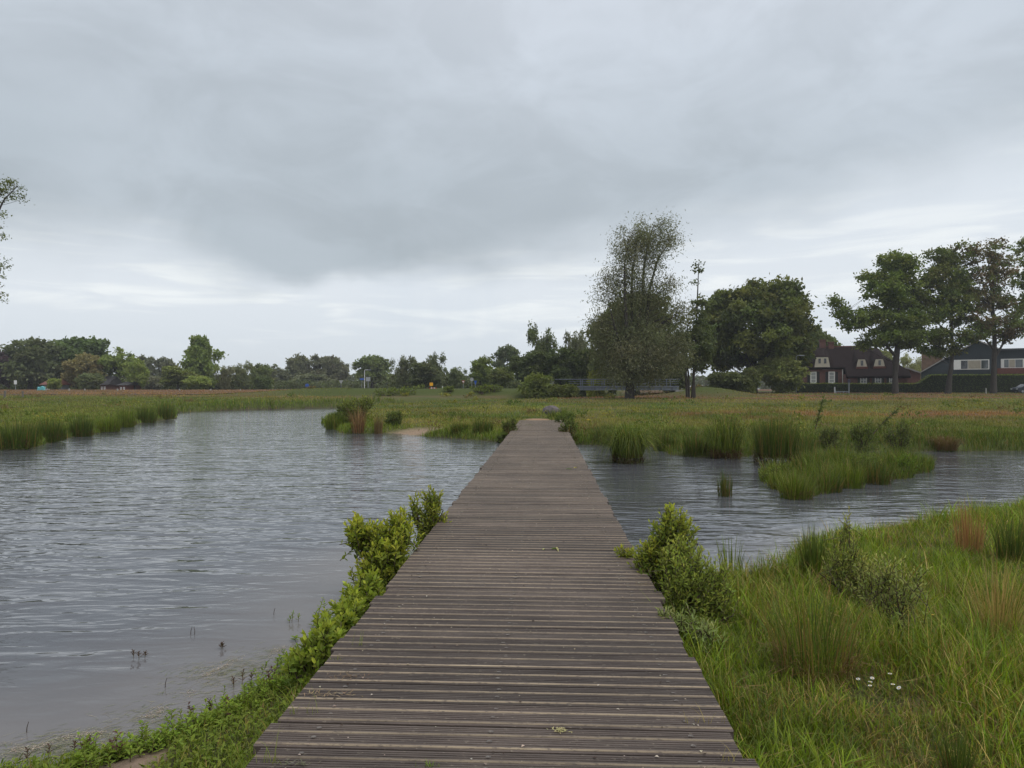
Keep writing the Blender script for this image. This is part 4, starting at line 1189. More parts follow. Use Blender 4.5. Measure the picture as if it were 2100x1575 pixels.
for (u, v, w, h, lab) in [(943, 888, 44, 26, 'rush tussock on the far bank right of the sand scar'), (990, 888, 48, 36, 'taller rush tussock on the far bank nearest the boardwalk'),
                          (1243, 905, 50, 40, 'brownish rush tussock on the far bank behind the round sedge'), (1362, 922, 56, 42, 'grassy tussock at the bank between the round and drooping sedge'), (1426, 930, 60, 44, 'grassy tussock just left of the drooping sedge')]:
    T(u, v, w, h, name='rush_tussock', n=380, cols=RUSH, p=(.35, .3, .2, .15), label=lab, cat='rush', group='rushes along the far bank', dead=60, bw_=.018, base_r=.42, droop=.15, lean=.7)
# near bank rushes
def TN(u, v, wpx, hpx, **k):
    T(u, v, wpx, hpx, **k)
TN(1668, 1385, 250, 205, name='rush_tussock', n=300, cols=[(.050, .078, .020), (.066, .096, .022), (.036, .056, .018), (.115, .088, .045)], p=(.35, .25, .15, .25), label='large dark green rush tussock with a brown heart on the near bank', cat='rush', dead=420, bw_=.0055, base_r=.30, droop=.38, lean=1.05, group='rushes on the near bank', deadcol=(.085, .06, .038))
TN(1668, 1195, 80, 135, name='rush_tussock', n=330, cols=RUSH, p=(.5, .3, .15, .05), label='tall green rush tussock at the water edge beside the small willow shrub', cat='rush', dead=50, bw_=.006, base_r=.30, droop=.06, lean=.8, group='rushes on the near bank')
TN(2045, 1330, 190, 215, name='dry_grass_tussock', n=340, cols=[(.24, .19, .12), (.19, .14, .09), (.12, .10, .05), (.06, .085, .02)], p=(.4, .3, .15, .15), label='tall straw-brown grass tussock leaning at the right edge of the near bank', cat='grass tussock', bw_=.004, base_r=.18, droop=.15, lean=1.1, group='rushes on the near bank')
TN(1985, 1135, 80, 125, name='dead_reed_clump', n=150, cols=[(.20, .12, .085), (.15, .085, .06)], p=(.5, .5), label='reddish brown dead reed stems by the water at the right', cat='reed', bw_=.006, base_r=.30, droop=.06, lean=.8, group='rushes on the near bank')
TN(2075, 1150, 90, 110, name='rush_tussock', n=280, cols=RUSH, p=(.4, .3, .2, .1), label='green rush tussock right of the reddish dead reed stems', cat='rush', bw_=.006, base_r=.30, droop=.15, lean=.9, group='rushes on the near bank')
TN(1960, 1600, 110, 150, name='rush_tussock', n=190, cols=RUSH, p=(.4, .3, .2, .1), label='rush tussock cut by the lower edge at the right', cat='rush', dead=40, bw_=.004, base_r=.22, droop=.1, lean=1.1, group='rushes on the near bank')
TN(1500, 1180, 60, 90, name='reed_clump', n=40, cols=[(.06, .09, .03), (.08, .11, .035)], p=(.5, .5), label='few tall green reed blades between the right shrub and the water', cat='reed', bw_=.014, base_r=.4, droop=.25, lean=1.0)
TN(1330, 905, 60, 40, name='sedge_tussock', n=300, cols=SEDGE, p=(.3, .2, .4, .1), label='small sedge tussock behind the round sedge tussock', cat='sedge', bw_=.018, base_r=.4, droop=.3, lean=.8, group='sedge tussocks in the water')

# ------------------------------------------------------------------ shrubs made of leafy shoots
def shrub(name, loc, lobes, label, cat, n_sh, nl, L, Wd, cin, ctip, group=None, sl=(.12, .30), fine=True, up=.75, stem_n=16, hollow=.45, tipb=1.0, dead=0):
    o = thing(name, loc, label, cat, 0, group)
    lob = np.array(lobes, float)
    wts = lob[:, 3] * lob[:, 4] + lob[:, 3] * lob[:, 5]
    idx = rng.choice(len(lob), n_sh, p=wts / wts.sum())
    dv = unit(rng.normal(0, 1, (n_sh, 3)))
    rad = (hollow + (1 - hollow) * rng.uniform(0, 1, n_sh) ** .7)[:, None]
    tip = lob[idx, :3] + dv * (rad * np.where(rng.uniform(0, 1, (n_sh, 1)) < .12, 1.28, 1.0)) * lob[idx, 3:6]
    d = unit(dv * .55 + np.array([0, 0, up]) + rng.normal(0, .22, (n_sh, 3)))
    l = rng.uniform(*sl, n_sh)
    t = (np.arange(nl) + .6) / nl
    pos = (tip[:, None] - d[:, None] * (l[:, None] * (1 - t)[None])[..., None])
    a = unit(np.cross(d, np.array([.3, .2, 1.0]) + rng.normal(0, .1, (n_sh, 3)))); b = np.cross(d, a)
    ph = rng.uniform(0, 6.28, (n_sh, 1)) + np.arange(nl)[None] * 2.4
    side = a[:, None] * np.cos(ph)[..., None] + b[:, None] * np.sin(ph)[..., None]
    ang = (1.05 - .75 * t ** 2)[None, :, None] * rng.uniform(.8, 1.15, (n_sh, nl, 1))
    ld = d[:, None] * np.cos(ang) + side * np.sin(ang)
    nr = unit(d[:, None] * np.sin(ang) - side * np.cos(ang) + rng.normal(0, .25, (n_sh, nl, 3)))
    N = n_sh * nl
    sz = (rng.uniform(.65, 1.25, (n_sh, nl)) * (1.05 - .45 * t[None] ** 3)).ravel()
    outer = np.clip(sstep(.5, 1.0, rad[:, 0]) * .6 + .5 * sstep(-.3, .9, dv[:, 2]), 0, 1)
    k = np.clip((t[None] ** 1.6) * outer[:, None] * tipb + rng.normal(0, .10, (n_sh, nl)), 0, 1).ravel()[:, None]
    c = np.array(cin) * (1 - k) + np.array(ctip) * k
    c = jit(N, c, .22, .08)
    lf = Leafy()
    lf.leaves(pos.reshape(-1, 3), ld.reshape(-1, 3), nr.reshape(-1, 3), L * sz, Wd * sz, c, fine)
    lf.build('foliage', M['leaf'], o, 'stuff')
    tw = Leafy()
    for i in range(n_sh):
        p1 = tip[i] - d[i] * l[i]
        tw.tube([p1, tip[i]], [.0035 * L / .045, .0015 * L / .045], 3, (.11, .075, .04))
    for i in rng.choice(n_sh, min(stem_n, n_sh), replace=False):
        p1 = tip[i] - d[i] * l[i]
        p0 = np.array([rng.normal(0, .06), rng.normal(0, .06), -.03]) * (L / .045)
        q = np.linspace(0, 1, 5)[:, None]
        mid = np.array([p1[0] * .35, p1[1] * .35, p1[2] * .6])
        tw.tube(p0 * (1 - q) ** 2 + 2 * mid * q * (1 - q) + p1 * q ** 2, np.linspace(.009, .004, 5) * L / .045, 4, (.09, .06, .04))
    tw.build('stems', M['twig'], o, 'stuff')
    if dead:
        df = Leafy()
        an = rng.uniform(0, 6.28, dead); rr = lob[0, 3] * .7 * np.sqrt(rng.uniform(0, 1, dead))
        df.blades(np.stack([rr * np.cos(an), rr * np.sin(an), np.zeros(dead)], -1), rng.uniform(.3, .75, dead), .012 * rng.uniform(.6, 1.4, dead), an, rng.uniform(.1, .5, dead), jit(dead, (.14, .085, .06), .35), 2, .1)
        df.build('dead_base', M['grass'], o, 'stuff')
    return o
CIN, CTIP = (.060, .084, .022), (.215, .225, .030)
# right-hand willow shrub by the boardwalk (upper and lower bush)
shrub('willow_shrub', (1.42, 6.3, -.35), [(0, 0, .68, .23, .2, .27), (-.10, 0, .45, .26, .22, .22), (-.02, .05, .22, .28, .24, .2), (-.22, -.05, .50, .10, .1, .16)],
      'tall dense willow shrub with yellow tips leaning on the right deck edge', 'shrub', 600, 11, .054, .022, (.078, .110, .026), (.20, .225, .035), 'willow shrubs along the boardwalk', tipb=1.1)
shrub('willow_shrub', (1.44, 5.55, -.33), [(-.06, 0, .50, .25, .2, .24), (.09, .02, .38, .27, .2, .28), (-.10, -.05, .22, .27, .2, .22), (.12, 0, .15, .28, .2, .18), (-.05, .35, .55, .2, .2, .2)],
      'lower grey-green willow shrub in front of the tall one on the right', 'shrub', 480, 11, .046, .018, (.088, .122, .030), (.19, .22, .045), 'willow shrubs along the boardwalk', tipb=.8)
shrub('willow_shoot', (1.07, 6.75, -.03), [(0, 0, .09, .11, .08, .05)], 'small yellow-green willow shoot lying over the right deck edge', 'shrub', 16, 9, .05, .02, (.10, .13, .03), CTIP, None, (.08, .16), stem_n=4)
# left shrubs
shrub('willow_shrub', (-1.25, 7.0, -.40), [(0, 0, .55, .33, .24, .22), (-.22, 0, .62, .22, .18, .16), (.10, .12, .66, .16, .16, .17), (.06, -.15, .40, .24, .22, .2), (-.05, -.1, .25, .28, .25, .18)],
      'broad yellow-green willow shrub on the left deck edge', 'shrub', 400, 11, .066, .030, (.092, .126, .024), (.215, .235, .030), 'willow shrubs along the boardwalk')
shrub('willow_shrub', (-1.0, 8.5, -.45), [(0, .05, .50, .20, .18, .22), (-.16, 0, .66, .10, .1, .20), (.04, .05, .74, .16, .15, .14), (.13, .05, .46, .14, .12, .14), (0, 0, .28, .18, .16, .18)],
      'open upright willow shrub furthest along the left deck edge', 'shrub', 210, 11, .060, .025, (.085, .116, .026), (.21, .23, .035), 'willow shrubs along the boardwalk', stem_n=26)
for xx, yy, nn_, lab in ((-1.22, 5.95, 130, 'low broad-leaved willow growth just before the broad left shrub'), (-1.24, 5.35, 110, 'low broad-leaved willow growth in the middle of the left deck edge'), (-1.25, 4.80, 90, 'low broad-leaved willow growth nearest the camera on the left deck edge')):
  shrub('willow_shrub', (xx, yy, -.34), [(0, 0, .27, .13, .28, .16), (-.09, -.1, .2, .15, .24, .14), (.05, -.1, .22, .12, .26, .13)],
      lab, 'shrub', nn_, 10, .062, .030, (.080, .116, .022), (.165, .20, .028), 'willow shrubs along the boardwalk', (.08, .18))
# far end of the boardwalk
def shrub_px(u, v, wpx, hpx, label, n_sh, cin, ctip, group, name='willow_shrub', cat='shrub', L=None, **k):
    p = on_ground(u, v); s = p[1] / F
    w, h = wpx * s, hpx * s
    Lf = L or max(.05, .0042 * p[1])
    lobes = [(0, 0, h * .5, w * .42, w * .42, h * .40), (w * .15, 0, h * .72, w * .24, w * .24, h * .24), (-w * .2, 0, h * .6, w * .26, w * .26, h * .26), (0, 0, h * .22, w * .40, w * .4, h * .2)]
    return shrub(name, p - np.array([0, 0, .03]), lobes, label, cat, n_sh, 9, Lf, Lf * .42, cin, ctip, group, (.10 * h + .05, .30 * h + .06), False, stem_n=14, **k)
GE = 'shrubs at the far end of the boardwalk'
shrub_px(1046, 900, 40, 50, 'dark little shrub with brown base left of the boardwalk end', 90, (.045, .062, .022), (.085, .115, .03), GE, dead=120)
shrub_px(1165, 905, 46, 52, 'dark little shrub with brown base right of the boardwalk end', 100, (.045, .062, .022), (.085, .115, .03), GE, dead=120)
shrub_px(1158, 872, 56, 32, 'leafy green shrub beside the boulder at the boardwalk end', 90, (.05, .075, .022), (.09, .12, .03), GE)
shrub_px(1030, 908, 26, 26, 'low bush at the water left of the boardwalk end', 40, (.05, .07, .025), (.08, .11, .03), GE)
GT = 'bushes on the far bank tip'
shrub_px(735, 868, 84, 66, 'largest yellow-green willow bush on the far bank tip', 190, (.055, .075, .022), (.13, .15, .030), GT)
shrub_px(712, 860, 50, 42, 'dark willow bush behind the reddish reeds', 100, (.05, .066, .022), (.085, .11, .03), GT)
shrub_px(808, 872, 44, 34, 'patch of dark weedy growth right of the reeds on the far bank', 100, (.050, .070, .026), (.08, .105, .03), GT, name='weed_clump', cat='weeds')
shrub_px(690, 874, 40, 34, 'low dark green bush at the outer edge of the far bank tip', 70, (.045, .068, .02), (.07, .10, .025), GT)
GI = 'willow saplings on and behind the island'
shrub_px(1770, 930, 70, 84, 'tall leafy sapling at the middle of the bank behind the island', 120, (.05, .07, .024), (.085, .115, .032), GI)
shrub_px(1840, 938, 80, 96, 'tall leafy sapling behind the right end of the island', 130, (.05, .07, .024), (.08, .11, .03), GI)
shrub_px(1855, 975, 60, 52, 'bright green bush at the right tip of the island', 110, (.055, .09, .018), (.085, .13, .022), GI)
shrub_px(1760, 975, 110, 60, 'low leafy shrub on the right half of the island', 130, (.055, .082, .022), (.10, .135, .03), GI)
shrub_px(1700, 920, 60, 56, 'low grey-green shrub behind the left half of the island', 90, (.055, .072, .03), (.09, .11, .04), GI)
shrub_px(1580, 985, 60, 40, 'light leafy sprigs at the left tip of the island', 40, (.075, .105, .024), (.12, .15, .032), GI)
shrub_px(1285, 905, 90, 36, 'loose flowering weeds on the bank behind the round sedge', 80, (.06, .085, .025), (.12, .14, .04), None, name='weed_clump', cat='weeds')
# leaning branches over the meadow edge
def sprig(p0, p1, n, L, label, cols, name='willow_branch', group=None):
    o = thing(name, p0, label, 'branch', 0, group)
    d = np.asarray(p1) - np.asarray(p0)
    t = rng.uniform(.15, 1, n)[:, None]
    lf = Leafy()
    lf.leaves(t * d, unit(d) * .7 + rng.normal(0, .6, (n, 3)), rng.normal(0, 1, (n, 3)), L * rng.uniform(.6, 1.2, n), L * .35, jit(n, cols, .25), False)
    lf.build('foliage', M['leaf'], o, 'stuff')
    tw = Leafy(); tw.tube([np.zeros(3), d * .5 + np.array([0, 0, .05]), d], [.014, .01, .004], 4, (.09, .07, .04)); tw.build('stems', M['twig'], o)
sprig(P(1672, 880, 20), P(1690, 812, 20), 80, .13, 'slim leafy branch standing up against the red meadow band', (.06, .08, .03))
sprig(P(1790, 890, 19), P(1843, 838, 19), 90, .13, 'leafy branch slanting right above the island', (.06, .08, .03))
# near bank shrubs
shrub('willow_shrub', tuple(on_ground(1735, 1235)), [(0, 0, .42, .17, .15, .26), (0, 0, .66, .08, .08, .12), (.1, 0, .3, .16, .15, .2), (-.12, 0, .36, .12, .1, .18)],
      'small open willow shrub on the near bank beside the tall rushes', 'shrub', 120, 10, .045, .014, (.100, .130, .042), (.21, .22, .065), 'small shrubs on the near bank', stem_n=9)
shrub('willow_shrub', tuple(on_ground(1845, 1330)), [(0, 0, .42, .17, .15, .2), (-.08, 0, .56, .12, .1, .12), (.1, 0, .52, .1, .1, .16)],
      'pale grey-green willow sapling on the near bank right of the big rush tussock', 'shrub', 80, 10, .042, .014, (.115, .145, .055), (.23, .24, .09), 'small shrubs on the near bank', stem_n=8)
shrub('willow_shrub', tuple(on_ground(1790, 1260)), [(0, 0, .26, .26, .15, .2)],
      'thin willow growth between the two near bank shrubs', 'shrub', 60, 10, .040, .013, (.105, .135, .046), (.20, .21, .07), 'small shrubs on the near bank', stem_n=5)
shrub('marsh_plant', (1.20, 5.05, -.22), [(.02, 0, .20, .16, .16, .10), (-.10, -.05, .22, .10, .1, .07), (.12, -.18, .16, .14, .16, .10)], 'pale narrow-leaved marsh plant spilling over the right deck edge', 'plant', 60, 10, .062, .013, (.10, .135, .055), (.17, .20, .09), None, (.10, .22), up=.35)

# left waterline herbs: dozens of little leafy shoots, individual clumps
def herb(x, y, h, n, label, group, dark=False, L=.045):
    z = max(g1(x, y), WZ)
    o = thing('water_herb', (x, y, z), label, 'plant', 0, group)
    lf = Leafy()
    for i in range(n):
        bx, by = rng.normal(0, .05, 2)
        hh = h * rng.uniform(.6, 1.15)
        ln = rng.normal(0, .12, 2)
        nl = 9
        t = np.linspace(.25, 1, nl)
        pos = np.stack([bx + ln[0] * t * hh, by + ln[1] * t * hh, t * hh], -1)
        ph = np.arange(nl) * 2.4 + rng.uniform(0, 6)
        d = np.stack([np.cos(ph), np.sin(ph), .35 + t * .9], -1)
        c = jit(nl, (.085, .130, .022) if not dark else (.045, .032, .028), .22)
        lf.leaves(pos, d, np.stack([-np.cos(ph) * .4, -np.sin(ph) * .4, np.ones(nl)], -1), L * (1.1 - .4 * t), L * .30, c, True)
        lf.tube([[bx, by, -.02], [bx + ln[0] * hh, by + ln[1] * hh, hh]], [.003, .0015], 3, (.09, .07, .03))
    lf.build('foliage', M['leaf'], o, 'stuff')
def herb_mass():
    lf = Leafy()
    line = np.array([(150, 1560), (230, 1545), (320, 1515), (400, 1478), (460, 1452), (520, 1412), (580, 1378), (620, 1345), (655, 1305), (690, 1255)], float)
    for i in range(330):
        t = rng.uniform(0, len(line) - 1.001); k = int(t); q = line[k] * (1 - t + k) + line[k + 1] * (t - k)
        u, v = q + rng.normal(0, 1, 2) * (16, 12) + np.array([12, 14]) * rng.uniform(-.6, 1.6)
        D = F * (CH - WZ - .05) / (v - HV)
        x, y = (u - U0) / F * D, D
        if deck_local(x, y)[0] > -DHW - .03: continue
        z = max(g1(x, y), WZ)
        hh = rng.uniform(.03, .11) * rng.choice([.7, 1, 1.3])
        ln = rng.normal(0, .3, 2); nl = 10
        t_ = np.linspace(.15, 1, nl)
        pos = np.stack([x + ln[0] * t_ * hh, y + ln[1] * t_ * hh, z + t_ * hh], -1)
        ph = np.arange(nl) * 2.4 + rng.uniform(0, 6)
        d = np.stack([np.cos(ph), np.sin(ph), .25 + t_ * rng.uniform(.2, 1.0)], -1)
        L = rng.uniform(.03, .055)
        col = (.085, .130, .020) if rng.uniform() < .93 else (.05, .028, .028)
        lf.leaves(pos, d, np.stack([-np.cos(ph) * .4, -np.sin(ph) * .4, np.ones(nl)], -1), L * (1.1 - .45 * t_), L * .34, jit(nl, np.array(col) * rng.uniform(.75, 1.2), .2), True)
        lf.tube([[x, y, z - .02], [x + ln[0] * hh, y + ln[1] * hh, z + hh]], [.0028, .0012], 3, (.08, .075, .03))
    tag(lf.build('bank_herbs', M['leaf']), 'bright leafy herbs crowding the waterline left of the boardwalk', None, None, 'stuff')
herb_mass()
for (u, v, h, n, dk, lab) in [(303, 1340, .045, 3, True, 'dark curled dead plant sticking out of the open water'), (452, 1330, .05, 2, True, 'small dark budded plant in the water right of the curled dead plant'),
                              (603, 1278, .07, 3, False, 'lone green sprout in the water left of the low willow growth'), (510, 1398, .08, 3, True, 'dark purple leafed herb at the waterline'), (440, 1455, .09, 3, True, 'dark purple leafed herb among the green bank herbs'),
                              (170, 1535, .06, 3, True, 'dark leafed herb standing in scum near the lower left'), (100, 1550, .06, 2, True, 'dark leafed herb furthest left along the scum line')]:
    x, y = W(u, v)
    herb(x, y, h, n, lab, 'single plants standing in the water', dk, .035)
tw = Leafy()
for u, v in ((392, 1300), (400, 1300), (562, 1260), (340, 1408), (57, 1500)):
    x, y = W(u, v)
    o = thing('twig', (x, y, WZ), {392: 'left of two thin upright stems in the water', 400: 'right of two thin upright stems in the water', 562: 'thin stem in the water near the willow growth', 340: 'bent dark twig poking out of the water above the scum', 57: 'thin twig in the water at the lower left'}[u], 'twig', 0, 'stems poking out of the water')
    t_ = Leafy(); t_.tube([[0, 0, -.05], [.004, 0, .03], [.014 if u != 400 else -.004, 0, .065]], [.003, .0025, .0015], 4, (.06, .06, .02)); t_.build('stems', M['twig'], o)

# floating scum and strands along the left shore
def scum(n):
    s = np.array([W(-40, 1545), W(60, 1535), W(130, 1512), W(200, 1500), W(260, 1488), W(320, 1462), W(350, 1440), W(385, 1412), W(430, 1380), W(480, 1358), W(540, 1345), W(585, 1325)])
    seg = np.concatenate([[0], np.cumsum(np.linalg.norm(np.diff(s, axis=0), axis=1))])
    t = rng.uniform(0, seg[-1], n)
    x = np.interp(t, seg, s[:, 0]) + rng.normal(0, .016, n) * rng.choice([1, 3], n); y = np.interp(t, seg, s[:, 1]) + rng.normal(0, .016, n) * rng.choice([1, 3], n)
    k = vnoise(x, y, .16, 91) > .42
    x, y = x[k], y[k]; n = len(x)
    lf = Leafy()
    L = rng.uniform(.003, .012, n)
    a = rng.uniform(0, 6.28, n)
    lf.leaves(np.stack([x, y, np.full(n, WZ + .003) + rng.uniform(0, .003, n)], -1), np.stack([np.cos(a), np.sin(a), np.zeros(n)], -1), np.tile([0, 0, 1.0], (n, 1)), L, L * rng.uniform(.3, .9, n), jit(n, pick(n, [(.34, .27, .21), (.24, .22, .15), (.44, .38, .31)], (.5, .3, .2)), .25), False, .05)
    m = 2600                                             # long pale strands drifting inside the line
    i = rng.integers(0, n, m)
    x2 = x[i] + rng.normal(.08, .2, m); y2 = y[i] - np.abs(rng.normal(0, .18, m)) + .04
    k = land(x2, y2)[2] < .02
    x2, y2 = x2[k], y2[k]; m = len(x2)
    a = rng.normal(.5, .5, m)
    L = rng.uniform(.03, .12, m)
    lf.leaves(np.stack([x2, y2, np.full(m, WZ + .0025)], -1), np.stack([np.cos(a), np.sin(a), np.zeros(m)], -1), np.tile([0, 0, 1.0], (m, 1)), L, .0028, jit(m, pick(m, [(.22, .22, .13), (.14, .16, .07), (.30, .27, .19)], (.4, .3, .3)), .25), False, .0)
    tag(lf.build('floating_scum', M['crumb']), 'line of tan scum and drifting grass strands along the left shore', None, None, 'stuff')
scum(3200)
def scum_r(n):
    x = rng.uniform(2.6, 9, n); y = rng.uniform(7.6, 12.5, n)
    sd = land(x, y)[2]
    k = (sd > -.42) & (sd < .02) & (vnoise(x, y, .8, 95) > .45)
    x, y = x[k], y[k]; n = len(x)
    lf = Leafy(); a = rng.uniform(0, 6.28, n); L = rng.uniform(.01, .05, n)
    lf.leaves(np.stack([x, y, np.full(n, WZ + .003)], -1), np.stack([np.cos(a), np.sin(a), np.zeros(n)], -1), np.tile([0, 0, 1.0], (n, 1)), L, L * .6, jit(n, (.34, .26, .20), .2), False, .0)
    tag(lf.build('floating_scum', M['crumb']), 'tan scum at the water edge of the right bank', None, None, 'stuff')
scum_r(16000)

# ------------------------------------------------------------------ flowers, litter on the deck
M['petal'] = mat('petal_white', (.80, .80, .78), .6, .06)
M['disc'] = mat('flower_yellow', (.62, .42, .02), .6, .1)
M['stalk'] = mat('green_stalk', (.08, .13, .03), .6, .2)
labs = ['leftmost white daisy, set apart from the cluster', 'topmost daisy of the close cluster of three', 'middle daisy of the close cluster of three', 'lowest daisy of the close cluster of three', 'upper daisy of the right-hand three', 'middle daisy of the right-hand three', 'lowest half-hidden daisy of the right-hand three']
for (u, v), lb_ in zip([(1758, 1396), (1787, 1395), (1783, 1401), (1782, 1407), (1823, 1385), (1829, 1403), (1841, 1409)], labs):
    p = on_ground(u, v + 14)
    hh = .10
    q = P(u, v, p[1] - .03)
    h = max(.05, q[2] - p[2])
    o = thing('daisy', (q[0], q[1], p[2]), lb_ + ' in the near grass', 'daisy', rng.uniform(0, 6), 'white daisies in the near grass')
    mb = MB()
    tilt = rng.normal(0, .25, 2)
    for i in range(14):
        a = i * 6.283 / 14
        def pp(r_, da, dz): return (r_ * math.cos(a + da), r_ * math.sin(a + da), h + dz + tilt[0] * r_ * math.cos(a + da) + tilt[1] * r_ * math.sin(a + da))
        mb.add([pp(.003, 0, 0), pp(.010, .16, .002), pp(.0125, 0, .0015), pp(.010, -.16, .002)], [(0, 1, 2, 3)])
    mb.build('petals', M['petal'], o)
    MB().cyl((0, 0, h), (0, 0, h + .003), .0042, .003, 8).build('flower_disc', M['disc'], o)
    MB().cyl((0, 0, -.01), (0, 0, h), .001, n=4).build('stalk', M['stalk'], o)
for u, v, lb_ in ((1783, 1222, 'small yellow buttercup by the near bank shrub'), (1911, 1287, 'small yellow buttercup left of the straw-brown tussock'), (1206, 868, 'yellow flag flower on the far bank right of the boardwalk end')):
    p = on_ground(u, v + 14)
    o = thing('buttercup', p, lb_, 'flower')
    h = .14 if p[1] < 20 else .4
    s = .010 if p[1] < 20 else .09
    mb = MB()
    for i in range(5):
        a = i * 6.283 / 5
        mb.add([(0, 0, h), (s * math.cos(a - .5), s * math.sin(a - .5), h + s * .4), (s * 1.2 * math.cos(a), s * 1.2 * math.sin(a), h + s * .5), (s * math.cos(a + .5), s * math.sin(a + .5), h + s * .4)], [(0, 1, 2, 3)])
    mb.build('petals', M['disc'], o)
    MB().cyl((0, 0, -.02), (0, 0, h), s * .12, n=4).build('stalk', M['stalk'], o)
def deck_px(u, v):
    D = F * CH / (v - HV)
    return np.array([(u - U0) / F * D, D, .0])
def fallen(u, v, ang, L, w, col, label, z=.004):
    p = deck_px(u, v)
    o = thing('fallen_leaf', (p[0], p[1], z), label, 'leaf', ang, 'fallen leaves on the deck')
    lf = Leafy()
    lf.leaves(np.zeros((1, 3)), np.array([[1.0, 0, .06]]), np.array([[0, 0, 1.0]]), L, w, jit(1, col, .05), True, .35)
    lf.build('blade', M['leaf'], o)
fallen(1140, 1122, -1.5, .19, .022, (.26, .27, .15), 'long pale green fallen leaf at mid deck')
fallen(1130, 1126, .3, .07, .024, (.07, .11, .03), 'short green fallen leaf beside the long pale one')
fallen(1113, 1128, 1.2, .07, .02, (.24, .25, .13), 'small pale fallen leaf left of the long pale one')
fallen(1160, 962, .1, .14, .03, (.07, .11, .05), 'dark green fallen leaf near the right deck edge further along')
fallen(1176, 960, 1.0, .16, .03, (.24, .25, .08), 'yellow-green fallen leaf near the right deck edge further along')
def tuft(u, v, n, h, label, cols, flat=False, name='grass_tuft', cat='grass tuft', spread=.03):
    p = deck_px(u, v)
    o = thing(name, (p[0], p[1], -.004), label, cat, 0, 'small growth on the deck')
    lf = Leafy()
    b = np.stack([rng.normal(0, spread, n), rng.normal(0, .008, n), np.zeros(n)], -1)
    if flat:
        b[:, 2] = rng.uniform(.004, .012, n)
        a = rng.uniform(0, 6.28, n)
        lf.leaves(b, np.stack([np.cos(a), np.sin(a), rng.uniform(-.05, .25, n)], -1), np.tile([0, 0, 1.0], (n, 1)), h * rng.uniform(.5, 1.3, n), .004, jit(n, cols, .3), False)
    else:
        lf.blades(b, h * rng.uniform(.4, 1.1, n), rng.uniform(.002, .004, n), rng.uniform(0, 6.28, n), rng.uniform(.1, 1.1, n), jit(n, cols, .25), 3, rng.uniform(0, .4, n))
    lf.build('blades', M['crumb' if flat else 'grass'], o, 'stuff')
gcol, scol = (.10, .13, .03), (.30, .22, .13)
tuft(556, 1561, 12, .17, 'thin grass tuft growing through the deck at the lower left corner', gcol)
tuft(640, 1462, 7, .12, 'few grass blades growing through the deck left side, middle', gcol)
tuft(603, 1462, 7, .09, 'grass tuft at the left deck edge', gcol)
tuft(738, 1322, 12, .10, 'thin grass tuft on the deck below the low willow growth', gcol)
tuft(690, 1352, 9, .06, 'short grass tuft right at the left deck edge', gcol)
tuft(878, 1570, 26, .035, 'small green rosette in the deck at the bottom centre', (.09, .14, .03), spread=.02)
tuft(675, 1424, 40, .05, 'tan heap of dry straw on the left of the deck', scol, True, 'straw_litter', 'straw', .07)
tuft(720, 1388, 40, .045, 'brown straw litter on the deck above the tan heap', (.17, .12, .08), True, 'straw_litter', 'straw', .07)
tuft(610, 1566, 40, .03, 'grey-green moss litter on the deck at the lower left', (.13, .13, .08), True, 'moss_litter', 'moss', .04)
tuft(1150, 1497, 70, .02, 'pale yellow crumbly lichen patch on the deck', (.42, .38, .19), True, 'lichen_patch', 'lichen', .018)
tuft(1325, 1198, 30, .04, 'straw litter beneath the right willow shrub on the deck', (.22, .18, .10), True, 'straw_litter', 'straw', .08)
tuft(1085, 872, 40, .12, 'little green weeds on the far end of the deck', (.09, .13, .03), name='weed_tuft', cat='weeds', spread=.12)
tuft(1505, 1560, 14, .10, 'dry grass blades lying on the deck at the lower right', (.16, .14, .07), spread=.06)
tuft(1448, 1480, 12, .10, 'dry grass blades reaching over the right deck edge', (.15, .13, .06), spread=.05)
# crumbs of bark, droppings and grit scattered over the deck
lf = Leafy()
n = 1500
al = rng.uniform(-DHW, DHW, n); ll = rng.uniform(2.2, 34, n)
edge_row = rng.uniform(0, 1, n) < .35
al = np.where(edge_row, np.sign(al) * (DHW - .215) + rng.normal(0, .02, n), al)
pts = np.array([deck_pt(a_, l_, .004) for a_, l_ in zip(al, ll)])
L = rng.uniform(.006, .02, n) * (1 + ll / 30)
a = rng.uniform(0, 6.28, n)
lf.leaves(pts, np.stack([np.cos(a), np.sin(a), np.zeros(n)], -1), np.tile([0, 0, 1.0], (n, 1)), L, L * .7, jit(n, pick(n, [(.42, .37, .30), (.30, .25, .19), (.06, .045, .035)], (.4, .35, .25)), .2), False, .3)
tag(lf.build('deck_grit', M['crumb']), 'pale crumbs and grit scattered over the deck', None, None, 'stuff')

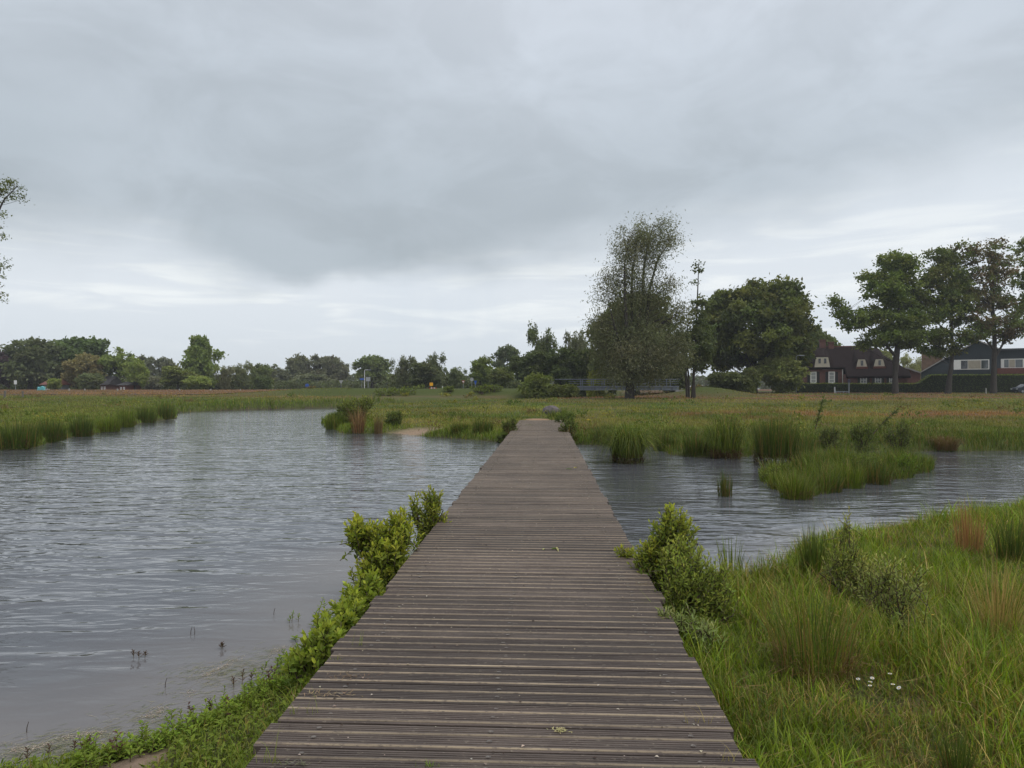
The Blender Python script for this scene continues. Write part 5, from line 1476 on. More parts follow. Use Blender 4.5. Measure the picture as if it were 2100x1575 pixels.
# ------------------------------------------------------------------ boulder
M['stone'] = mat('boulder_stone', (.13, .112, .108), .9, .45, 4, .05, col2=(.060, .050, .052))
def boulder():
    p = on_ground(1131, 850)
    n1, n2 = 20, 11
    V = []
    for j in range(n2):
        ph = math.pi * .5 * (1 - j / (n2 - 1)) if False else math.pi * (j / (n2 - 1))
        for i in range(n1):
            th = 2 * math.pi * i / n1
            V.append((math.sin(ph) * math.cos(th), math.sin(ph) * math.sin(th), math.cos(ph)))
    V = np.array(V)
    k = 1 + .22 * (vnoise(V[:, 0] * 2 + 5, V[:, 1] * 2 + V[:, 2] * 3, .9, 4) - .5) + .12 * (vnoise(V[:, 0] * 5, V[:, 2] * 5 + V[:, 1] * 2, 1.1, 6) - .5)
    V = V * k[:, None] * np.array([.60, .5, .50]) + np.array([0, 0, .06])
    i = np.arange(n1 * n2).reshape(n2, n1); jx = np.roll(i, -1, axis=1)
    q = np.stack([i[:-1], i[1:], jx[1:], jx[:-1]], -1).reshape(-1, 4)
    me = np_mesh('boulder', V, [q], None, True)
    o = link('boulder', me, None, M['stone'])
    o.location = p
    tag(o, 'grey rounded boulder in the meadow behind the boardwalk end', 'boulder')
    return p
bp_ = boulder()
T(1150, 858, 60, 24, name='grass_clump', n=300, cols=SEDGE, p=(.3, .2, .45, .05), label='grass clump growing in front of the boulder', cat='grass clump', bw_=.03, base_r=.45, droop=.15, lean=.5)

# ------------------------------------------------------------------ buildings
def brick_mat(name, c1, c2, mortar, sc_=1.0):
    m, t, out = new_mat(name)
    tc = t.nodes.new('ShaderNodeTexCoord')
    s = nd(t, 'ShaderNodeSeparateXYZ', None, i0=tc.outputs['Object'])
    v = nd(t, 'ShaderNodeCombineXYZ', None, i0=mth(t, 'ADD', s.outputs[0], s.outputs[1]), i1=s.outputs[2]).outputs[0]
    br = nd(t, 'ShaderNodeTexBrick', None, Vector=v, Color1=(*c1, 1), Color2=(*c2, 1), Mortar=(*mortar, 1), Scale=4.6 * sc_)
    n = noise(t, tc.outputs['Object'], 1.3, 4)
    c = mixc(t, 1, br.outputs[0], ramp(t, n, [(.3, (.7, .7, .7, 1)), (.7, (1.2, 1.2, 1.2, 1))]), 'MULTIPLY')
    b = nd(t, 'ShaderNodeBsdfPrincipled', None, Base_Color=c, Roughness=.85)
    t.links.new(b.outputs[0], out.inputs[0])
    return m
M['brick'] = brick_mat('red_brick', (.165, .060, .046), (.125, .048, .038), (.17, .13, .11))
M['brick_brown'] = brick_mat('brown_brick', (.17, .095, .055), (.14, .075, .045), (.17, .14, .10))
M['thatch'] = mat('thatch', (.030, .022, .022), .95, .5, 3.5, .05, stretch=(2.2, 2.2, .5), col2=(.016, .012, .012), spec=.03)
M['cream'] = mat('cream_board', (.56, .52, .42), .7, .12, 2)
M['white'] = mat('white_paint', (.78, .78, .74), .5, .1, 3)
M['shutter'] = mat('black_shutter', (.012, .013, .014), .4, .2, 4)
M['tile'] = mat('red_tile', (.15, .05, .036), .7, .4, 5, .02)
M['tile_dark'] = mat('dark_tile', (.045, .042, .046), .6, .4, 5)
M['bluewall'] = mat('pale_wall', (.20, .22, .24), .7, .2)
M['glass'] = mat('window_glass', (.06, .075, .075), .06, .3, .7, spec=.9)
M['curtain'] = mat('curtained_glass', (.36, .385, .37), .15, .25, 1.4, spec=.6, stretch=(1, 1, 3))
M['dark_glass'] = mat('dark_glass', (.012, .014, .018), .06, .2, spec=.8)
M['boards'] = mat('dark_boards', (.030, .043, .052), .65, .3, 3, stretch=(3, 1, .4))
M['beige'] = mat('beige_panel', (.36, .33, .26), .6, .15, 2)
M['steel'] = mat('blue_grey_steel', (.155, .175, .20), .45, .25, 2.5, metal=.2)
M['steel_dark'] = mat('dark_steel', (.07, .08, .09), .5, .3, 3)
M['galv'] = mat('galvanised', (.27, .29, .30), .45, .2, 5, metal=.3)
M['trim'] = mat('pale_trim', (.30, .29, .27), .7, .2)
M['asphalt'] = mat('asphalt', (.05, .05, .052), .9, .3, 12)

def window(parent, x0, x1, z0, z1, y, glass, frame='white', bars=(1, 1), t=.09):
    """frame with sill standing on the wall face y (facing -y), pane a sub-part"""
    mb = MB()
    mb.box(x0, x0 + t, y - .06, y, z0, z1).box(x1 - t, x1, y - .06, y, z0, z1).box(x0 + t, x1 - t, y - .06, y, z1 - t, z1).box(x0 + t, x1 - t, y - .06, y, z0, z0 + t)
    nx, nz = bars
    for i in range(1, nx + 1):
        xx = x0 + (x1 - x0) * i / (nx + 1)
        mb.box(xx - .03, xx + .03, y - .05, y - .005, z0 + t, z1 - t)
    for i in range(1, nz + 1):
        zz = z0 + (z1 - z0) * i / (nz + 1)
        mb.box(x0 + t, x1 - t, y - .045, y - .008, zz - .03, zz + .03)
    mb.box(x0 - .06, x1 + .06, y - .12, y - .003, z0 - .08, z0 - .002)
    f = mb.build('window', M[frame], parent)
    MB().box(x0 + t, x1 - t, y - .02, y - .012, z0 + t, z1 - t).build('pane', M[glass], f)

def farmhouse():
    fc = Facade(1650, 126.0, math.radians(16))
    X, Zv = fc.X, fc.Z
    o = thing('thatched_farmhouse', fc.root(), 'thatched brick farmhouse with cream dormers and black shutters behind the low hedge', 'house', -fc.th)
    x0, x1, x2 = X(1650.5), X(1732), X(1862)
    zl, zr = Zv(753), Zv(771)
    dep = 10.5
    zrg = Zv(709)
    yr = dep * .5
    s = (zrg - zr + .15) / (yr + .35)
    # walls
    yl = (zl - zr) / s - .1                       # the taller left part stands further back under the same slope
    MB().box(x0, x1, yl, dep - .6, -.3, zl).build('wall', M['brick'], o)
    MB().box(x1 + .002, x2, .35, dep - .5, -.3, zr + .25).build('wall', M['brick'], o)
    MB().box(x0 - .05, x1 + .03, yl - .05, yl - .003, zl - .38, zl - .02).build('frieze', M['cream'], o)
    MB().box(x1 - .16, x1 - .02, yl - .10, yl - .053, -.2, zl - .4).build('rain_pipe', M['white'], o)
    # thatch as a height field
    xa, xb = X(1647), X(1867)
    nx, ny = 120, 64
    xs = np.linspace(xa, xb, nx); ys = np.linspace(-.5, dep + .3, ny)
    XX, YY = np.meshgrid(xs, ys)
    front = zr + s * (YY + .35); back = zr + s * (dep - YY + .2)
    left = zl - .1 + (XX - xa) * (zrg - zl) / (X(1692) - xa); right = zr + .9 + (xb - XX) * (zrg - zr - .9) / (xb - X(1797))
    def smin(a, b, q=.5): h = np.clip(.5 + .5 * (b - a) / q, 0, 1); return b * (1 - h) + a * h - q * h * (1 - h)
    H = smin(smin(smin(front, back), left), right)
    H = np.minimum(H, zrg)
    def hood(u0, u1, ztop, zbot, yf, ext):
        cx, hw = (X(u0) + X(u1)) / 2, (X(u1) - X(u0)) / 2 + ext
        q = np.abs(XX - cx) / hw
        crown_ = ztop - (q ** 2.6) * (ztop - zbot) * .8 + np.clip(YY - yf, 0, 4) * .55
        return np.where((q < 1.0) & (YY > yf), crown_, -9)
    yg = yl - .12
    for (u0, u1, vt, vb_, yf, ext) in ((1673, 1704, 730.5, 753, yg, .55), (1759.5, 1780, 737, 752, (Zv(753) - zr) / s - .55, .45), (1795, 1817, 737, 752, (Zv(753) - zr) / s - .55, .45)):
        hd = hood(u0, u1, Zv(vt), Zv(vb_), yf, ext)
        H = np.maximum(H, np.minimum(hd, zrg - .2))
    H = H + .05 * (vnoise(XX, YY, .7, 3) - .5)
    keep = ~((XX < x1 + .2) & (YY < yl - .45))
    i = np.arange(nx * ny).reshape(ny, nx)
    q = np.stack([i[:-1, :-1], i[:-1, 1:], i[1:, 1:], i[1:, :-1]], -1)
    kq = keep[:-1, :-1] & keep[:-1, 1:] & keep[1:, 1:] & keep[1:, :-1]
    q = q[kq]
    V = np.stack([XX, YY, H], -1).reshape(-1, 3)
    me = np_mesh('roof', V, [q], None, True)
    rf = link('roof', me, o, M['thatch'])
    so_ = rf.modifiers.new('thick', 'SOLIDIFY'); so_.thickness = .38; so_.offset = -1
    rd = MB(); rd.box(X(1703), X(1795), yr - .22, yr + .22, zrg - .06, zrg + .14); rd.build('ridge', M['tile'], rf)
    for u0, u1, vt in ((1690, 1702, 695.5), (1708, 1719, 700.5)):
        cb = MB(); cb.box(X(u0), X(u1), yr - .5, yr + .5, zrg - 1.2, Zv(vt)); cb.box(X(u0) - .12, X(u1) + .12, yr - .62, yr + .62, Zv(vt), Zv(vt) + .18)
        c = cb.build('chimney', M['brick'], rf)
        MB().cyl((X((u0 + u1) / 2), yr, Zv(vt) + .18), (X((u0 + u1) / 2), yr, Zv(vt) + .55), .14, .16, 8).build('chimney_pot', M['tile_dark'], c) if False else None
    # cream dormer faces
    def face(u0, u1, u2, u3, vt, vb_, y, wins, band):
        ht = (X(u3) - X(u2)) * .5
        poly = [(X(u0), Zv(vb_)), (X(u1), Zv(vb_)), (X(u3) + .08, Zv(vt + (vb_ - vt) * .5)), (X(u3) - .1, Zv(vt)), (X(u2) + .1, Zv(vt)), (X(u2) - .08, Zv(vt + (vb_ - vt) * .5))]
        d = MB().prism(poly, y - .10, y + .6).build('dormer', M['cream'], o)
        for (a, b_, c_, d_) in wins:
            mb = MB(); mb.box(X(a), X(b_), y - .15, y - .103, Zv(d_), Zv(c_)); w = mb.build('window', M['dark_glass'], d)
        if band:
            MB().box(X(u0) - .1, X(u1) + .1, y - .22, y + .3, Zv(vb_ + 4.5), Zv(vb_) - .004).build('tile_apron', M['tile'], d)
    face(1672, 1705, 1675, 1702, 732.5, 754.5, yg - .02, ((1680.7, 1685.5, 735, 745), (1692, 1697, 735, 745)), False)
    yd = (Zv(753) - zr) / s - .60
    face(1759, 1780.5, 1761.5, 1777.5, 738, 752.5, yd, ((1767.5, 1772.5, 740, 750.5),), True)
    face(1794.5, 1817, 1797.5, 1814.5, 738, 752, yd, ((1804, 1809, 740, 749.5),), True)
    # ground floor windows and shutters
    for u0, u1 in ((1664, 1677), (1701.5, 1715)):
        window(o, X(u0), X(u1), Zv(786), Zv(762), yl, 'curtain', 'white', (0, 2), .17)
        for a, b_ in ((u0 - 6.3, u0 - .6), (u1 + .6, u1 + 6.3)):
            MB().box(X(a), X(b_), yl - .09, yl - .003, Zv(786.5), Zv(762.3)).build('shutter', M['shutter'], o)
    for u0, u1 in ((1765, 1778.5), (1795, 1808), (1824.5, 1832.5)):
        window(o, X(u0), X(u1), Zv(786.5), Zv(773), .35, 'glass', 'white', (1, 1), .13)
        for a, b_ in ((u0 - 5.6, u0 - .6), (u1 + .6, u1 + 5.6)):
            MB().box(X(a), X(b_), .26, .347, Zv(787), Zv(773)).build('shutter', M['shutter'], o)
farmhouse()

def shed():
    fc = Facade(1866, 131.0, math.radians(29))
    X, Zv = fc.X, fc.Z
    o = thing('brick_shed', fc.root(), 'low red brick shed with a pale sloping roof edge between farmhouse and barn', 'shed', -fc.th)
    w = MB(); w.prism([(X(1858), -.2), (X(1888), -.2), (X(1888), Zv(765)), (X(1858), Zv(754))], 0, 6); w.build('wall', M['brick'], o)
    r_ = MB(); r_.prism([(X(1857), Zv(755)), (X(1889), Zv(766.2)), (X(1889), Zv(763.2)), (X(1857), Zv(751.8))], -.5, 6.4); r_.build('roof', M['trim'], o)
    t = thing('brick_tower', ((1912 - U0) * 152 / F, 152, g1(83, 150)), 'square brown brick tower rising behind the dark barn', 'tower', -.5)
    k2 = 152 / F; hz = CH - (725 - HV) * k2 - g1(83, 150)
    hw = 18.5 * k2
    MB().box(-hw, hw, 0, 3, -.3, hz).build('wall', M['brick_brown'], t)
    MB().box(-hw - .08, hw * .2, -.08, 3.08, hz, hz + .5).build('parapet', M['brick_brown'], t)
shed()

def barn():
    fc = Facade(1890, 140.0, math.radians(32))
    X, Zv = fc.X, fc.Z
    o = thing('dark_barn', fc.root(), 'dark blue-green boarded barn with a white panelled window band behind the tall hedge', 'barn', -fc.th)
    gab = [(X(1889), -.3), (X(2052), -.3), (X(2052), Zv(721.5)), (X(2006), Zv(703.5)), (X(1932), Zv(740.5)), (X(1889), Zv(763.5))]
    MB().prism(gab, 0, 12).build('wall', M['boards'], o)
    MB().box(X(2052) + .003, X(2150), .5, 12, -.3, Zv(722)).build('wall', M['boards'], o)
    r_ = MB()
    for (a, b_, c_, d_) in ((1886, 766, 1932, 740.5), (1932, 740.5, 2006, 703.5), (2006, 703.5, 2053, 722)):
        x0, z0, x1, z1 = X(a), Zv(b_), X(c_), Zv(d_)
        r_.prism([(x0, z0 + .02), (x1, z1 + .02), (x1, z1 + .26), (x0, z0 + .26)], -.35, 12.3)
    r_.build('roof', M['trim'], o)
    MB().box(X(2053), X(2150), .1, 12.2, Zv(722) + .003, Zv(722) + .3).build('roof', M['steel_dark'], o)
    bt = MB()
    for u in np.arange(1893, 2051, 2.6):                       # boards: narrow cover strips
        top = np.interp(u, [1889, 1932, 2006, 2052], [763.5, 740.5, 703.5, 721.5]) + 1.2
        if top < 738: bt.box(X(u) - .03, X(u) + .03, -.035, -.002, Zv(739), Zv(top))
        bt.box(X(u) - .03, X(u) + .03, -.035, -.002, 0, Zv(max(760.5, top)))
    for u in np.arange(2055, 2100, 2.6):
        bt.box(X(u) - .03, X(u) + .03, .465, .498, Zv(738), Zv(723.5))
    bt.build('batten', M['boards'], o, 'stuff')
    band = MB(); band.box(X(1956), X(2029), -.10, -.003, Zv(759), Zv(739.5)); wb = band.build('window_band', M['white'], o)
    for (a, b_, m) in ((1962, 1970, 'white'), (1971, 1984.5, 'dark_glass'), (1985.5, 2011.5, 'beige'), (2012.5, 2027, 'glass')):
        MB().box(X(a), X(b_), -.13, -.103, Zv(757.5), Zv(741)).build('panel', M[m], wb)
    band = MB(); band.box(X(2053), X(2120), .42, .497, Zv(757), Zv(739)); wb = band.build('window_band', M['white'], o)
    for (a, b_, m) in ((2060, 2069, 'glass'), (2070, 2082, 'beige'), (2083, 2098, 'glass')):
        MB().box(X(a), X(b_), .39, .417, Zv(755.5), Zv(740.5)).build('panel', M[m], wb)
    tr = MB()
    for i, u in enumerate(np.arange(2045, 2110, 2.4)):
        tr.prism([(X(u), Zv(768)), (X(u + 2.3), Zv(768)), (X(u + 2.3), Zv(757.5)), (X(u + 1.1), Zv(757.5) + .06), (X(u), Zv(757.5))], -.6 - .02 * (i % 2), .38)
    tr.build('tile_lean_to', M['tile'], o)
barn()

def hedge(name, pts, D, dep, label, seed):
    """clipped hedge: pts = (u, v_top) along its front; box body skinned with leaf cards"""
    k = D / F
    x0 = (pts[0][0] - U0) * k
    gz = g1(x0, D)
    o = thing(name, (x0, D, gz), label, 'hedge')
    xs = [(u - U0) * k - x0 for u, v in pts]; zs = [CH - (v - HV) * k - gz for u, v in pts]
    body = MB()
    poly = [(xs[0], -.2)] + [(xs[-1], -.2)] + [(a, b_ - .10) for a, b_ in zip(xs[::-1], zs[::-1])]
    body.prism(poly, .12, dep - .12)
    body.build('branches', M['hedge_core'], o)
    lf = Leafy()
    L = xs[-1] - xs[0]
    n = int(L * 160)
    x = rng.uniform(xs[0], xs[-1], n); top = np.interp(x, xs, zs)
    f = rng.uniform(0, 1, n)
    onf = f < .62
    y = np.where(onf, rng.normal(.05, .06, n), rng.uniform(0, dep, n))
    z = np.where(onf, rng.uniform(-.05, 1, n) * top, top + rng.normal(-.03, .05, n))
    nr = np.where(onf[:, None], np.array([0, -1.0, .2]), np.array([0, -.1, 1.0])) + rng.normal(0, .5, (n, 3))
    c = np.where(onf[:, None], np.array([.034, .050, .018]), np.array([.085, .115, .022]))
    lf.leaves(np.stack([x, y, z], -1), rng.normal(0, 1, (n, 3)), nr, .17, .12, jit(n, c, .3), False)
    lf.build('foliage', M['leaf'], o, 'stuff')
M['hedge_core'] = mat('hedge_core', (.022, .03, .012), .95, .4, 8)
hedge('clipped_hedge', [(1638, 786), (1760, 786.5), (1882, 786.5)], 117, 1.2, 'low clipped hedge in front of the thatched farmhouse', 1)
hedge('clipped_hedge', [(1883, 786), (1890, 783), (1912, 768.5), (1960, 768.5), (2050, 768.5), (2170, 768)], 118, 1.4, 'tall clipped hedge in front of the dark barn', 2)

# small houses behind the left belt
def cottage(u0, u1, vr, ve, vb_, D, wall, roof, label):
    k = D / F; x = (u0 - U0) * k; gz = g1(x, D)
    w = (u1 - u0) * k
    zr, ze = CH - (vr - HV) * k - gz, CH - (ve - HV) * k - gz
    o = thing('distant_house', (x, D, gz), label, 'house')
    MB().box(0, w, .5, 7, -.3, ze + .05).build('wall', M[wall], o)
    r_ = MB()
    r_.add([(-.5, 0, ze), (w + .5, 0, ze), (w + .5, 3.7, zr), (-.5, 3.7, zr), (-.5, 7.5, ze), (w + .5, 7.5, ze)], [(0, 1, 2, 3), (3, 2, 5, 4), (0, 3, 4), (1, 5, 2), (0, 4, 5, 1)])
    r_.build('roof', M[roof], o)
    window(o, w * .15, w * .38, ze - 1.6, ze - .4, .5, 'dark_glass'); window(o, w * .58, w * .84, ze - 1.6, ze - .4, .5, 'dark_glass')
cottage(84, 102, 777, 789, 800, 160, 'bluewall', 'tile', 'small house with a red tiled roof among the left trees')
cottage(203, 216, 771, 789, 800, 166, 'brick', 'tile_dark', 'dark roofed house glimpsed between the left trees')
cottage(242, 256, 783, 790, 800, 160, 'tile', 'tile_dark', 'low dark roofed building with red front under the light green maple')
o = thing('turquoise_object', on_ground(83, 800.5), 'small turquoise object standing left of the red roofed house', 'cover')  # made-up stand-in shape for an unidentified turquoise object
MB().prism([(-.7, 0), (.7, 0), (.6, .6), (.15, .85), (-.3, .5), (-.6, .7)], 0, .6).build('turquoise_body', mat('turquoise', (.12, .42, .45), .5, .2), o)

# ------------------------------------------------------------------ footbridge
def footbridge():
    D = 96.0; k = D / F
    X = lambda u: (u - U0) * k
    Zv = lambda v: CH - (v - HV) * k
    o = thing('footbridge', (X(1260), D, 0), 'blue-grey steel footbridge with open railings behind the willow', 'bridge')
    ox = X(1260)
    x0, x1 = X(1168) - ox, X(1392) - ox
    zd, zb, zr = Zv(791), Zv(799.5), Zv(777)
    y0, y1 = 0, 2.4
    for y in (y0, y1):
        MB().box(x0, x1, y - .06, y + .06, zb, zd - .20).box(x0, x1, y - .16, y + .16, zd - .20, zd - .06).box(x0, x1, y - .14, y + .14, zb - .06, zb).build('girder', M['steel'], o)
    MB().box(x0, x1, y0 + .17, y1 - .17, zd - .14, zd).build('deck', M['steel_dark'], o)
    for u in np.arange(1197, 1392, 22.6):                       # web stiffeners
        x = X(u) - ox
        MB().box(x - .05, x + .05, -.15, -.065, zb, zd - .2).build('stiffener', M['steel_dark'], o)
    xr0 = X(1140) - ox
    for y in (y0, y1):
        r_ = MB(); r_.box(xr0, x1 + .2, y - .04, y + .04, zr - .07, zr)
        for z in (zd + .30, zd + .58): r_.box(x0, x1, y - .015, y + .015, z - .02, z + .02)
        r_.build('handrail', M['steel'], o)
        for u in list(np.arange(1194, 1392, 22.6)):
            x = X(u) - ox
            MB().box(x - .045, x + .045, y - .05, y + .05, zd - .3, zr - .072).build('railing_post', M['steel'], o)
    MB().prism([(x0 - .6, -.8), (x0 + .7, -.8), (x0 + .5, zb - .062), (x0 - .6, zb - .062)], -.4, 2.8).build('abutment', mat('concrete', (.22, .21, .19), .9, .3, 3), o)
    MB().prism([(x1 - .7, -.8), (x1 + .9, -.8), (x1 + .9, zb - .062), (x1 - .5, zb - .062)], -.4, 2.8).build('abutment', M['trim'], o)
footbridge()

# ------------------------------------------------------------------ road, signs, lamps, posts
rd_ = MB()
ys = np.linspace(-75, 9, 30)
for a, b_ in zip(ys[:-1], ys[1:]):
    za, zb_ = g1(a, 99.5) + .03, g1(b_, 99.5) + .03
    za2, zb2 = g1(a, 104.5) + .03, g1(b_, 104.5) + .03
    rd_.add([(a, 99.5, max(za, za2)), (b_, 99.5, max(zb_, zb2)), (b_, 104.5, max(zb_, zb2)), (a, 104.5, max(za, za2))], [(0, 1, 2, 3)])
tag(rd_.build('road', M['asphalt']), kind='structure')

M['sign_white'] = mat('sign_white', (.62, .63, .62), .4, .06)
M['sign_back'] = mat('sign_back', (.30, .31, .31), .5, .12)
M['sign_blue'] = mat('sign_blue', (.03, .09, .35), .4, .1)
M['sign_red'] = mat('sign_red', (.42, .035, .03), .4, .1)
M['sign_yellow'] = mat('sign_yellow', (.75, .36, .02), .4, .08)
M['post_wood'] = mat('post_wood', (.16, .14, .12), .9, .35, 9)
def px_base(u, v, D):
    x = (u - U0) / F * D
    z = CH - (v - HV) / F * D
    return np.array([x, D, z])
def pole_base(u, D):
    x = (u - U0) / F * D
    return np.array([x, D, g1(x, D) - .05])
def Zof(v, D): return CH - (v - HV) / F * D

def street_lamp(u, vtop, D, arm, label, white=True):
    p = pole_base(u, D); h = Zof(vtop, D) - p[2]
    o = thing('street_lamp', p, label, 'street lamp', 0, None)
    m = M['galv'] if not white else M['sign_white']
    r0 = .10 if D > 150 else .06
    MB().cyl((0, 0, 0), (0, 0, h - .15), r0, r0 * .75, 8).build('pole', m, o)
    s = np.sign(arm)
    MB().cyl((0, 0, h - .16), (s * .25, 0, h), r0 * .7, n=6).cyl((s * .25, 0, h), (arm, 0, h), r0 * .7, n=6).build('arm', m, o)
    MB().prism([(arm - .05 * s, h - .09), (arm + .75 * s, h - .07), (arm + .7 * s, h + .06), (arm, h + .09)], -.14, .14).build('lamp_head', M['galv'], o)
street_lamp(747.5, 758.5, 190, 1.0, 'tall white street lamp with its arm to the right, beyond the left meadow')
street_lamp(1633, 729, 112, .55, 'slim grey street lamp left of the thatched farmhouse', False)
def disc_face(n, r, start=0.0): return [(r * math.cos(start + 2 * math.pi * i / n), r * math.sin(start + 2 * math.pi * i / n)) for i in range(n)]
def sign(u, vc, D, poly, face, label, back=False, name='road_sign', inner=None, innermat=None, pole='galv', pr=.045, vb_=None, group=None):
    p = pole_base(u, D)
    if vb_ is not None: p = np.array([p[0], D, Zof(vb_, D)])
    zc = Zof(vc, D) - p[2]
    hh = max(b_ for a, b_ in poly)
    o = thing(name, p, label, 'sign', 0, group)
    MB().cyl((0, 0, 0), (0, 0, zc + hh * .9), pr, n=8).build('pole', M[pole], o)
    b = MB().prism([(a, b_ + zc) for a, b_ in poly], -pr - .03, -pr - .004).build('sign_plate', M[face], o)
    if inner: MB().prism([(a, b_ + zc) for a, b_ in inner], -pr - .036, -pr - .0305).build('sign_face', M[innermat], b)
    return o
sq = lambda w, h: [(-w / 2, -h / 2), (w / 2, -h / 2), (w / 2, h / 2), (-w / 2, h / 2)]
tri = lambda w: [(0, -w * .55), (w * .55, w * .4), (-w * .55, w * .4)]
GS = 'signs along the road'
sign(32, 784, 150, sq(.62, .82), 'sign_white', 'white rectangular sign on a post in front of the copper beech', group=GS)
sign(630, 790.5, 165, disc_face(14, .45), 'sign_blue', 'small round blue sign before the hazy oaks', group=GS)
sign(699.5, 783, 165, [(-.55, .35), (0, -.5), (.55, .35)], 'sign_back', 'grey backed triangular sign left of the tall street lamp', group=GS)
sign(742, 777.5, 188, sq(1.1, .5), 'sign_blue', 'small blue direction plate left of the tall street lamp', pr=.05, group=GS)
o = sign(755, 777.5, 104, sq(.66, .62), 'sign_back', 'grey square sign seen from behind, right of the tall street lamp', vb_=811, group=GS)
sign(884.5, 788, 98, sq(.46, .46), 'sign_yellow', 'orange-yellow square sign on the road embankment', pr=.03, group=GS)
sign(950, 783, 99, tri(.42), 'sign_red', 'red and white yield sign on the road embankment', inner=tri(.27), innermat='sign_white', pr=.03, group=GS)
sign(967.5, 778, 100, disc_face(8, .27, math.pi / 8), 'sign_back', 'grey octagonal sign seen from behind, right of the yield sign', pr=.035, group=GS)
sign(975, 783.5, 101, [(-.22, .2), (-.05, -.35), (.05, -.35), (.22, .2)], 'sign_blue', 'blue tapering sign right of the octagonal sign', pr=.03, group=GS)
sign(1523, 787, 110, sq(.40, .26), 'sign_back', 'short grey post with a small plate beneath the chestnut', pr=.06, group=GS)
def road_barrier():
    p = pole_base(888, 98)
    o = thing('road_barrier', p, 'red and white striped road barrier beside the orange-yellow sign', 'barrier')
    z0 = Zof(797.5, 98) - p[2]; z1 = Zof(794.8, 98) - p[2]
    for i in range(5):
        MB().box(-.5 + i * .2, -.302 + i * .2, -.03, .03, z0, z1).build('stripe', M['sign_red' if i % 2 == 0 else 'sign_white'], o)
    for xx in (-.42, .42): MB().box(xx - .03, xx + .03, .032, .08, -.3, z1).build('leg', M['galv'], o)
road_barrier()
def post(u, vt, D, w, m, label, group, name='fence_post', vb_=None):
    p = pole_base(u, D)
    h = Zof(vt, D) - p[2]
    o = MB().box(-w / 2, w / 2, -w / 2, w / 2, 0, h - w * .25).prism([(-w / 2, h - w * .25 + .001), (w / 2, h - w * .25 + .001), (w * .1, h), (-w * .3, h)], -w / 2, w / 2).build(name, M[m])
    o.location = p
    o.rotation_euler = (rng.normal(0, .03), rng.normal(0, .04), rng.uniform(0, .5))
    tag(o, label, 'post', group)
post(10, 801, 84, .17, 'post_wood', 'weathered grey fence post nearest the left edge of the left meadow', 'old fence posts in the left meadow')
post(47, 802, 85, .17, 'post_wood', 'weathered grey fence post right of the white rectangular sign', 'old fence posts in the left meadow')
post(907.5, 792, 98, .12, 'sign_white', 'white reflector post right of the striped barrier', None, 'reflector_post')
for u, vt, lab in ((94, 797.5, 'short pale post below the red roofed house'), (142, 796.5, 'short white post below the olive tree'), (174, 797, 'short pale post right of the white post'), (241, 797, 'short pale post below the second dark roof'),
                   (368, 797.5, 'short pale post below the tall lone lime, left'), (432, 797.5, 'short pale post below the tall lone lime, right'), (493, 798, 'short pale post below the feathery trees')):
    post(u, vt, 138, .22, 'trim', lab, 'short posts along the far edge of the left meadow', 'boundary_post')
post(1712, 793.5, 113, .16, 'sign_white', 'small white marker post in front of the low hedge', None, 'marker_post')
post(2022, 796, 108, .14, 'trim', 'small pale post left of the half-bare tree', None, 'marker_post')
def gate_post():
    D = 112.5
    p = pole_base(1741, D)
    o = thing('sign_post', p, 'grey post with a dull purple plate and low rail before the farmhouse hedge', 'post')
    h = Zof(777.5, D) - p[2]
    MB().box(-.08, .08, -.08, .08, 0, h).build('post', M['galv'], o)
    MB().box(-.26, .2, -.13, -.083, h - .55, h - .05).build('sign_plate', mat('purple_plate', (.07, .06, .10), .5, .2), o)
    MB().box(-2.1, -.082, -.06, .06, .22, .36).build('rail', M['galv'], o)
    for i in range(4): MB().box(-2.0 + i * .55, -1.94 + i * .55, -.04, .04, 0, .218).build('rail_leg', M['galv'], o)
gate_post()

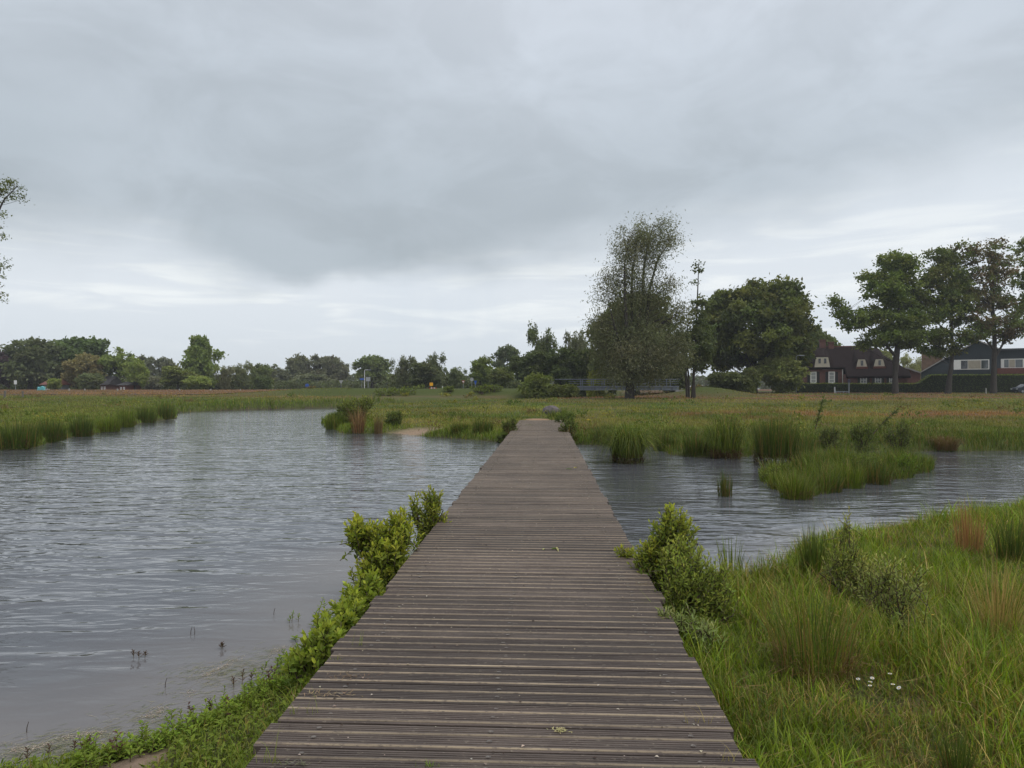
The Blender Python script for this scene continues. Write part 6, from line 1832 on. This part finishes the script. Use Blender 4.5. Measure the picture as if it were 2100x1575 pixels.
# ------------------------------------------------------------------ parked car at the right edge
def car():
    D = 113.0
    p = pole_base(2106, D)
    o = thing('parked_car', p + np.array([0, 0, .06]), 'dark blue-grey car partly cut by the right edge before the tall hedge', 'car')
    paint = mat('car_paint', (.016, .022, .032), .4, .15, spec=.3)
    prof = [(-2.0, .30), (-2.05, .62), (-1.95, .84), (-1.55, .92), (-1.05, .97), (.95, 1.0), (1.75, .93), (2.1, .80), (2.15, .45), (2.05, .28)]
    MB().prism(prof, -.85, .85).build('body', paint, o)
    cab = MB()
    lo = [(-1.30, .95), (1.25, .98)]; hi = [(-.55, 1.47), (.75, 1.49)]
    vs = [(lo[0][0], -.80, lo[0][1]), (lo[1][0], -.80, lo[1][1]), (lo[1][0], .80, lo[1][1]), (lo[0][0], .80, lo[0][1]), (hi[0][0], -.62, hi[0][1]), (hi[1][0], -.62, hi[1][1]), (hi[1][0], .62, hi[1][1]), (hi[0][0], .62, hi[0][1])]
    cab.add(vs, [(4, 5, 6, 7), (0, 1, 5, 4), (1, 2, 6, 5), (2, 3, 7, 6), (3, 0, 4, 7)])
    cab.build('cabin', paint, o)
    def quad_on(a, b_, c_, d_): return MB().add([a, b_, c_, d_], [(0, 1, 2, 3)])
    quad_on((-.95, -.785, 1.02), (.05, -.785, 1.02), (.05, -.64, 1.42), (-.50, -.64, 1.42)).build('side_window', M['dark_glass'], o)
    quad_on((.12, -.785, 1.02), (1.05, -.785, 1.02), (.72, -.64, 1.42), (.12, -.64, 1.42)).build('side_window', M['dark_glass'], o)
    quad_on((-1.25, -.7, 1.0), (-1.25, .7, 1.0), (-.60, .58, 1.46), (-.60, -.58, 1.46)).build('windscreen', M['dark_glass'], o)
    for x in (-1.3, 1.35):
        for y in (-.88, .70):
            w = MB().cyl((x, y, .31), (x, y + .18, .31), .31, n=16).build('wheel', M['shutter'], o)
            MB().cyl((x, y - .012, .31), (x, y - .002, .31), .19, n=12).build('rim', M['galv'], w)
    for y in (-.62, .62): MB().box(-2.07, -1.98, y - .17, y + .17, .62, .76).build('headlight', M['sign_white'], o)
car()

# weeds on the embankment and cow parsley by the alder
for (u, v, w, h, lab) in [(795, 812, 60, 20, 'yellowish weed patch at the left foot of the road embankment'), (832, 808, 70, 18, 'green weed patch below the orange-yellow sign'), (985, 806, 60, 18, 'bright weed patch below the octagonal sign'), (920, 803, 26, 12, 'dark low bush on the embankment below the reflector post'), (1010, 803, 50, 16, 'weedy growth right of the bright weed patch')]:
    shrub_px(u, v, w, h, lab, 60, (.060, .085, .022), (.11, .135, .03), 'weeds on the road embankment', name='weed_clump', cat='weeds', L=.28)

# ------------------------------------------------------------------ rainy air
def haze():
    m = bpy.data.materials.new('haze_air')
    m.use_nodes = True
    t = m.node_tree
    t.nodes.clear()
    out = t.nodes.new('ShaderNodeOutputMaterial')
    v = nd(t, 'ShaderNodeVolumePrincipled', None, Color=(.86, .90, .94, 1), Density=HAZE)
    v.inputs['Anisotropy'].default_value = .2
    t.links.new(v.outputs[0], out.inputs['Volume'])
    o = MB().box(-1800, 1800, -140, 1100, -3.0, 34).build('haze', m)
    tag(o, 'thin rain haze hanging in the air over the whole view', None, None, 'stuff')
haze()
